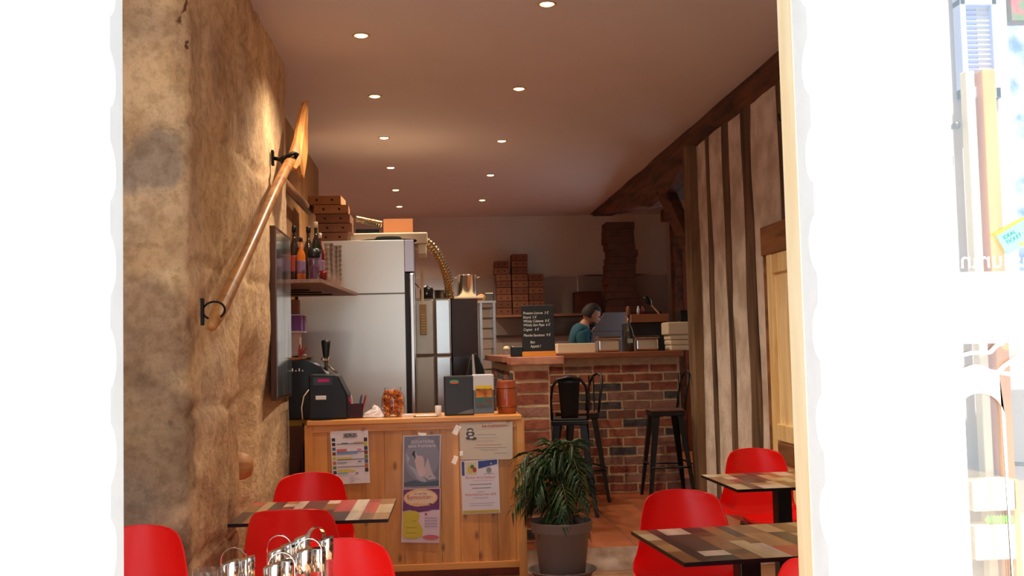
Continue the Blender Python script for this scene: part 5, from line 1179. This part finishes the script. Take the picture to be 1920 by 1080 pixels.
LEAF = mat('palm_leaf', (44, 74, 32), .45, var=.5, scale=14, col2=(22, 42, 20)); STEM = mat('palm_stem', (120, 104, 60), .6)
rr = random.Random(21)
leaf = MB(); stem = MB()
for i in range(46):
    ang = rr.uniform(0, 2 * PI); reach = rr.uniform(.08, .27); hgt = rr.uniform(.10, .50)
    if i > 38: reach *= .6; hgt = rr.uniform(.45, .62)
    if i < 10: ang = PI + rr.uniform(-.6, .5); reach = rr.uniform(.2, .31); hgt = rr.uniform(.25, .5)
    b0 = Vector((.06 * math.cos(ang * 1.7 + i), .06 * math.sin(ang * 1.7 + i), .28)); dirn = Vector((math.cos(ang), math.sin(ang), 0))
    pts_ = []
    for k in range(15):
        s_ = k / 14; droop = -0.45 * max(0, s_ - .5) ** 1.6 * (reach / .25)
        pts_.append(b0 + dirn * (reach * (s_ ** 1.25)) + Vector((0, 0, hgt * math.sin(min(1, s_ * 1.25) * PI / 2) ** .8 + droop)))
    stem.tube(pts_, [.0042 * (1 - .7 * k / 14) for k in range(15)], 5)
    for k in range(4, 15):
        P_ = pts_[k]; T_ = (pts_[k] - pts_[k - 1]).normalized(); side = T_.cross(Vector((0, 0, 1)))
        if side.length < .1: side = Vector((-dirn.y, dirn.x, 0))
        side.normalize(); ln = .10 * math.sin(PI * (k - 2) / 14.5) + .045
        for s_ in (-1, 1):
            D = (side * s_ * .75 + T_ * .65 + Vector((0, 0, -.25 - rr.uniform(0, .35)))).normalized(); n_ = D.cross(T_).normalized(); wv = n_.cross(D).normalized() * .0085
            m1 = P_ + D * ln * .45 + Vector((0, 0, .006)); e_ = P_ + D * ln + Vector((0, 0, -.03))
            leaf.add([P_, m1 + wv, e_, m1 - wv, m1 + Vector((0, 0, .003))], [(0, 1, 4), (1, 2, 4), (2, 3, 4), (3, 0, 4)])
leaf.build('foliage', LEAF, pot); stem.build('stems', STEM, pot, smooth=True)
MB().tube([(.045, -.03, .28), (.03, -.05, .36), (.0, -.05, .46), (-.01, -.04, .54)], [.008, .009, .007, .005], 8).build('trunk', mat('pale_trunk', (150, 128, 88), .7), pot, smooth=True)

# ============================================================ THE COOK
def skin_obj(name, joints, edges, mats, parent, sub=2):
    me = bpy.data.meshes.new(name); me.from_pydata([j[0] for j in joints], edges, []); o = bpy.data.objects.new(name, me); C.objects.link(o); o.parent = parent
    sk = o.modifiers.new('skin', 'SKIN'); sk.use_smooth_shade = True
    for i, j in enumerate(joints):
        rx = j[1] if isinstance(j[1], tuple) else (j[1], j[1]); me.skin_vertices[0].data[i].radius = rx; me.skin_vertices[0].data[i].use_root = (i == 0)
    q = o.modifiers.new('sub', 'SUBSURF'); q.levels = q.render_levels = sub
    me.materials.append(mats); return o
PXp = at(1084, 640, 11.5).x
SKINM = mat('skin', (176, 120, 92), .55); SHIRT = mat('teal_shirt', (24, 74, 90), .85, var=.15, scale=12); HAIR = mat('dark_hair', (42, 26, 20), .7, var=.3, scale=30); TROU = mat('dark_trousers', (30, 30, 36), .9)
man = thing('person', 'man in a teal shirt bending over his work behind the bar', 'person', (PXp, 11.5, UP))
# local frame: x to the right (he faces +x), z up
J = [((0, 0, .94), (.15, .12)), ((.01, 0, 1.12), (.15, .115)), ((.02, 0, 1.36), (.17, .125)), ((.035, 0, 1.50), (.13, .10)), ((.075, 0, 1.575), (.058, .055)), ((.11, 0, 1.62), (.052, .052)),
     ((.02, -.16, 1.48), .048), ((.045, -.215, 1.22), .042), ((.26, -.17, 1.10), .036), ((.34, -.13, 1.07), .028),
     ((.02, .16, 1.48), .048), ((.045, .215, 1.22), .042), ((.26, .15, 1.10), .036), ((.34, .11, 1.07), .028),
     ((0, -.10, .86), .095), ((.03, -.11, .48), .062), ((0, -.12, .08), .042), ((.13, -.12, .035), .035),
     ((0, .10, .86), .095), ((.03, .11, .48), .062), ((0, .12, .08), .042), ((.13, .12, .035), .035)]
E_ = [(0, 1), (1, 2), (2, 3), (3, 4), (4, 5), (3, 6), (6, 7), (7, 8), (8, 9), (3, 10), (10, 11), (11, 12), (12, 13), (0, 14), (14, 15), (15, 16), (16, 17), (0, 18), (18, 19), (19, 20), (20, 21)]
skin_obj('body', J, E_, SKINM, man)
JS = [((0, 0, .92), (.165, .135)), ((.01, 0, 1.12), (.165, .13)), ((.02, 0, 1.36), (.185, .14)), ((.035, 0, 1.50), (.145, .115)), ((.068, 0, 1.56), (.075, .07)), ((.02, -.165, 1.485), .088), ((.04, -.215, 1.27), .062), ((.08, -.215, 1.19), .055), ((.02, .165, 1.485), .088), ((.04, .215, 1.27), .062), ((.08, .21, 1.19), .055)]
skin_obj('shirt', JS, [(0, 1), (1, 2), (2, 3), (3, 4), (3, 5), (5, 6), (6, 7), (3, 8), (8, 9), (9, 10)], SHIRT, man)
JT = [((0, 0, .92), (.165, .135)), ((0, -.10, .84), .108), ((.03, -.11, .48), .075), ((0, -.12, .10), .06), ((0, .10, .84), .108), ((.03, .11, .48), .075), ((0, .12, .10), .06)]
skin_obj('trousers', JT, [(0, 1), (1, 2), (2, 3), (0, 4), (4, 5), (5, 6)], TROU, man)
# head: turned to the work, tilted down
HM = Matrix.Translation((.15, 0, 1.675)) @ Matrix.Rotation(.42, 4, 'Y')
def headf(u, v):
    a = u * 2 * PI; ph = PI * v; x = math.sin(ph) * math.cos(a); y = math.sin(ph) * math.sin(a); z = math.cos(ph)
    X = x * .098; Y_ = y * .075; Z = z * .12
    if Z < 0: X *= (1 + .10 * z) if x > 0 else (1 + .38 * z); Y_ *= 1 + .28 * z
    f = max(0, x)
    X += .026 * math.exp(-((Y_ / .014) ** 2)) * math.exp(-(((Z + .022) / .020) ** 2)) * (f > .3)          # nose
    X -= .010 * math.exp(-(((abs(Y_) - .030) / .014) ** 2)) * math.exp(-(((Z - .006) / .013) ** 2)) * (f > .2)   # eye sockets
    X += .007 * math.exp(-((Y_ / .026) ** 2)) * math.exp(-(((Z + .062) / .008) ** 2)) * (f > .3)       # lips
    X += .010 * math.exp(-((Y_ / .025) ** 2)) * math.exp(-(((Z + .098) / .014) ** 2)) * (f > .1)        # chin
    return HM @ Vector((X, Y_, Z))
MB().grid(41, 33, headf).build('head', SKINM, man, smooth=True)
b = MB()
for s_ in (-1, 1):
    c_ = HM @ Vector((.084, s_ * .030, .006)); b.ball(c_, .010, 10)
b.build('eyes', mat('eye', (40, 30, 26), .2), man, smooth=True)
b = MB()
for s_ in (-1, 1):
    c_ = HM @ Vector((-.004, s_ * .076, -.008)); b.ball(c_, .03, 12, sc3=(.55, .28, 1))
b.build('ears', SKINM, man, smooth=True)
def hairf(u, v):
    a = u * 2 * PI; ph = PI * (.03 + v * .58); x = math.sin(ph) * math.cos(a); y = math.sin(ph) * math.sin(a); z = math.cos(ph)
    lim = .50 if x > .12 else -.35
    k = 1.10 + .03 * noise.noise(Vector((x * 9, y * 9, z * 9)))
    if z < lim: k = .9
    return HM @ Vector((x * .098 * k, y * .078 * k, max(z, lim) * .12 * k))
MB().grid(37, 22, hairf).build('hair', HAIR, man, smooth=True)
MB().ball(HM @ Vector((.052, 0, -.088)), .05, 14, sc3=(.95, 1.05, .72)).build('beard', HAIR, man, smooth=True)
# hands resting on the worktop, five fingers each
for s_, wy in ((-1, -.13), (1, .11)):
    w_ = Vector((.34, wy, 1.07)); JH = [(w_, .026), (w_ + Vector((.045, 0, -.01)), (.036, .017)), (w_ + Vector((.085, 0, -.018)), (.038, .015))]; EH = [(0, 1), (1, 2)]
    for f_ in range(4):
        y_ = (f_ - 1.5) * .019; L_ = [.062, .072, .068, .054][f_]; k = len(JH)
        JH += [(w_ + Vector((.095, y_, -.02)), .0095), (w_ + Vector((.095 + L_ * .55, y_, -.028)), .0088), (w_ + Vector((.095 + L_, y_, -.05)), .0078)]; EH += [(2, k), (k, k + 1), (k + 1, k + 2)]
    k = len(JH); JH += [(w_ + Vector((.05, -s_ * .035, -.015)), .012), (w_ + Vector((.085, -s_ * .05, -.03)), .0095)]; EH += [(1, k), (k, k + 1)]
    skin_obj('hand', JH, EH, SKINM, man, 1)
for s_ in (-1, 1): MB().ball((.05, s_ * .12, .045), .05, 14, sc3=(2.6, 1, .9)).build('shoe', BLACK, man, smooth=True)
wt = tag(MB().box(PXp + .22, PXp + .62, 11.2, 11.9, UP + .97, UP + 1.0).box(PXp + .24, PXp + .28, 11.22, 11.26, UP, UP + .97).box(PXp + .56, PXp + .60, 11.22, 11.26, UP, UP + .97).box(PXp + .24, PXp + .28, 11.84, 11.88, UP, UP + .97).box(PXp + .56, PXp + .60, 11.84, 11.88, UP, UP + .97).build('prep_table', STEEL), 'steel preparation table in front of the cook, hidden by the bar', 'table')
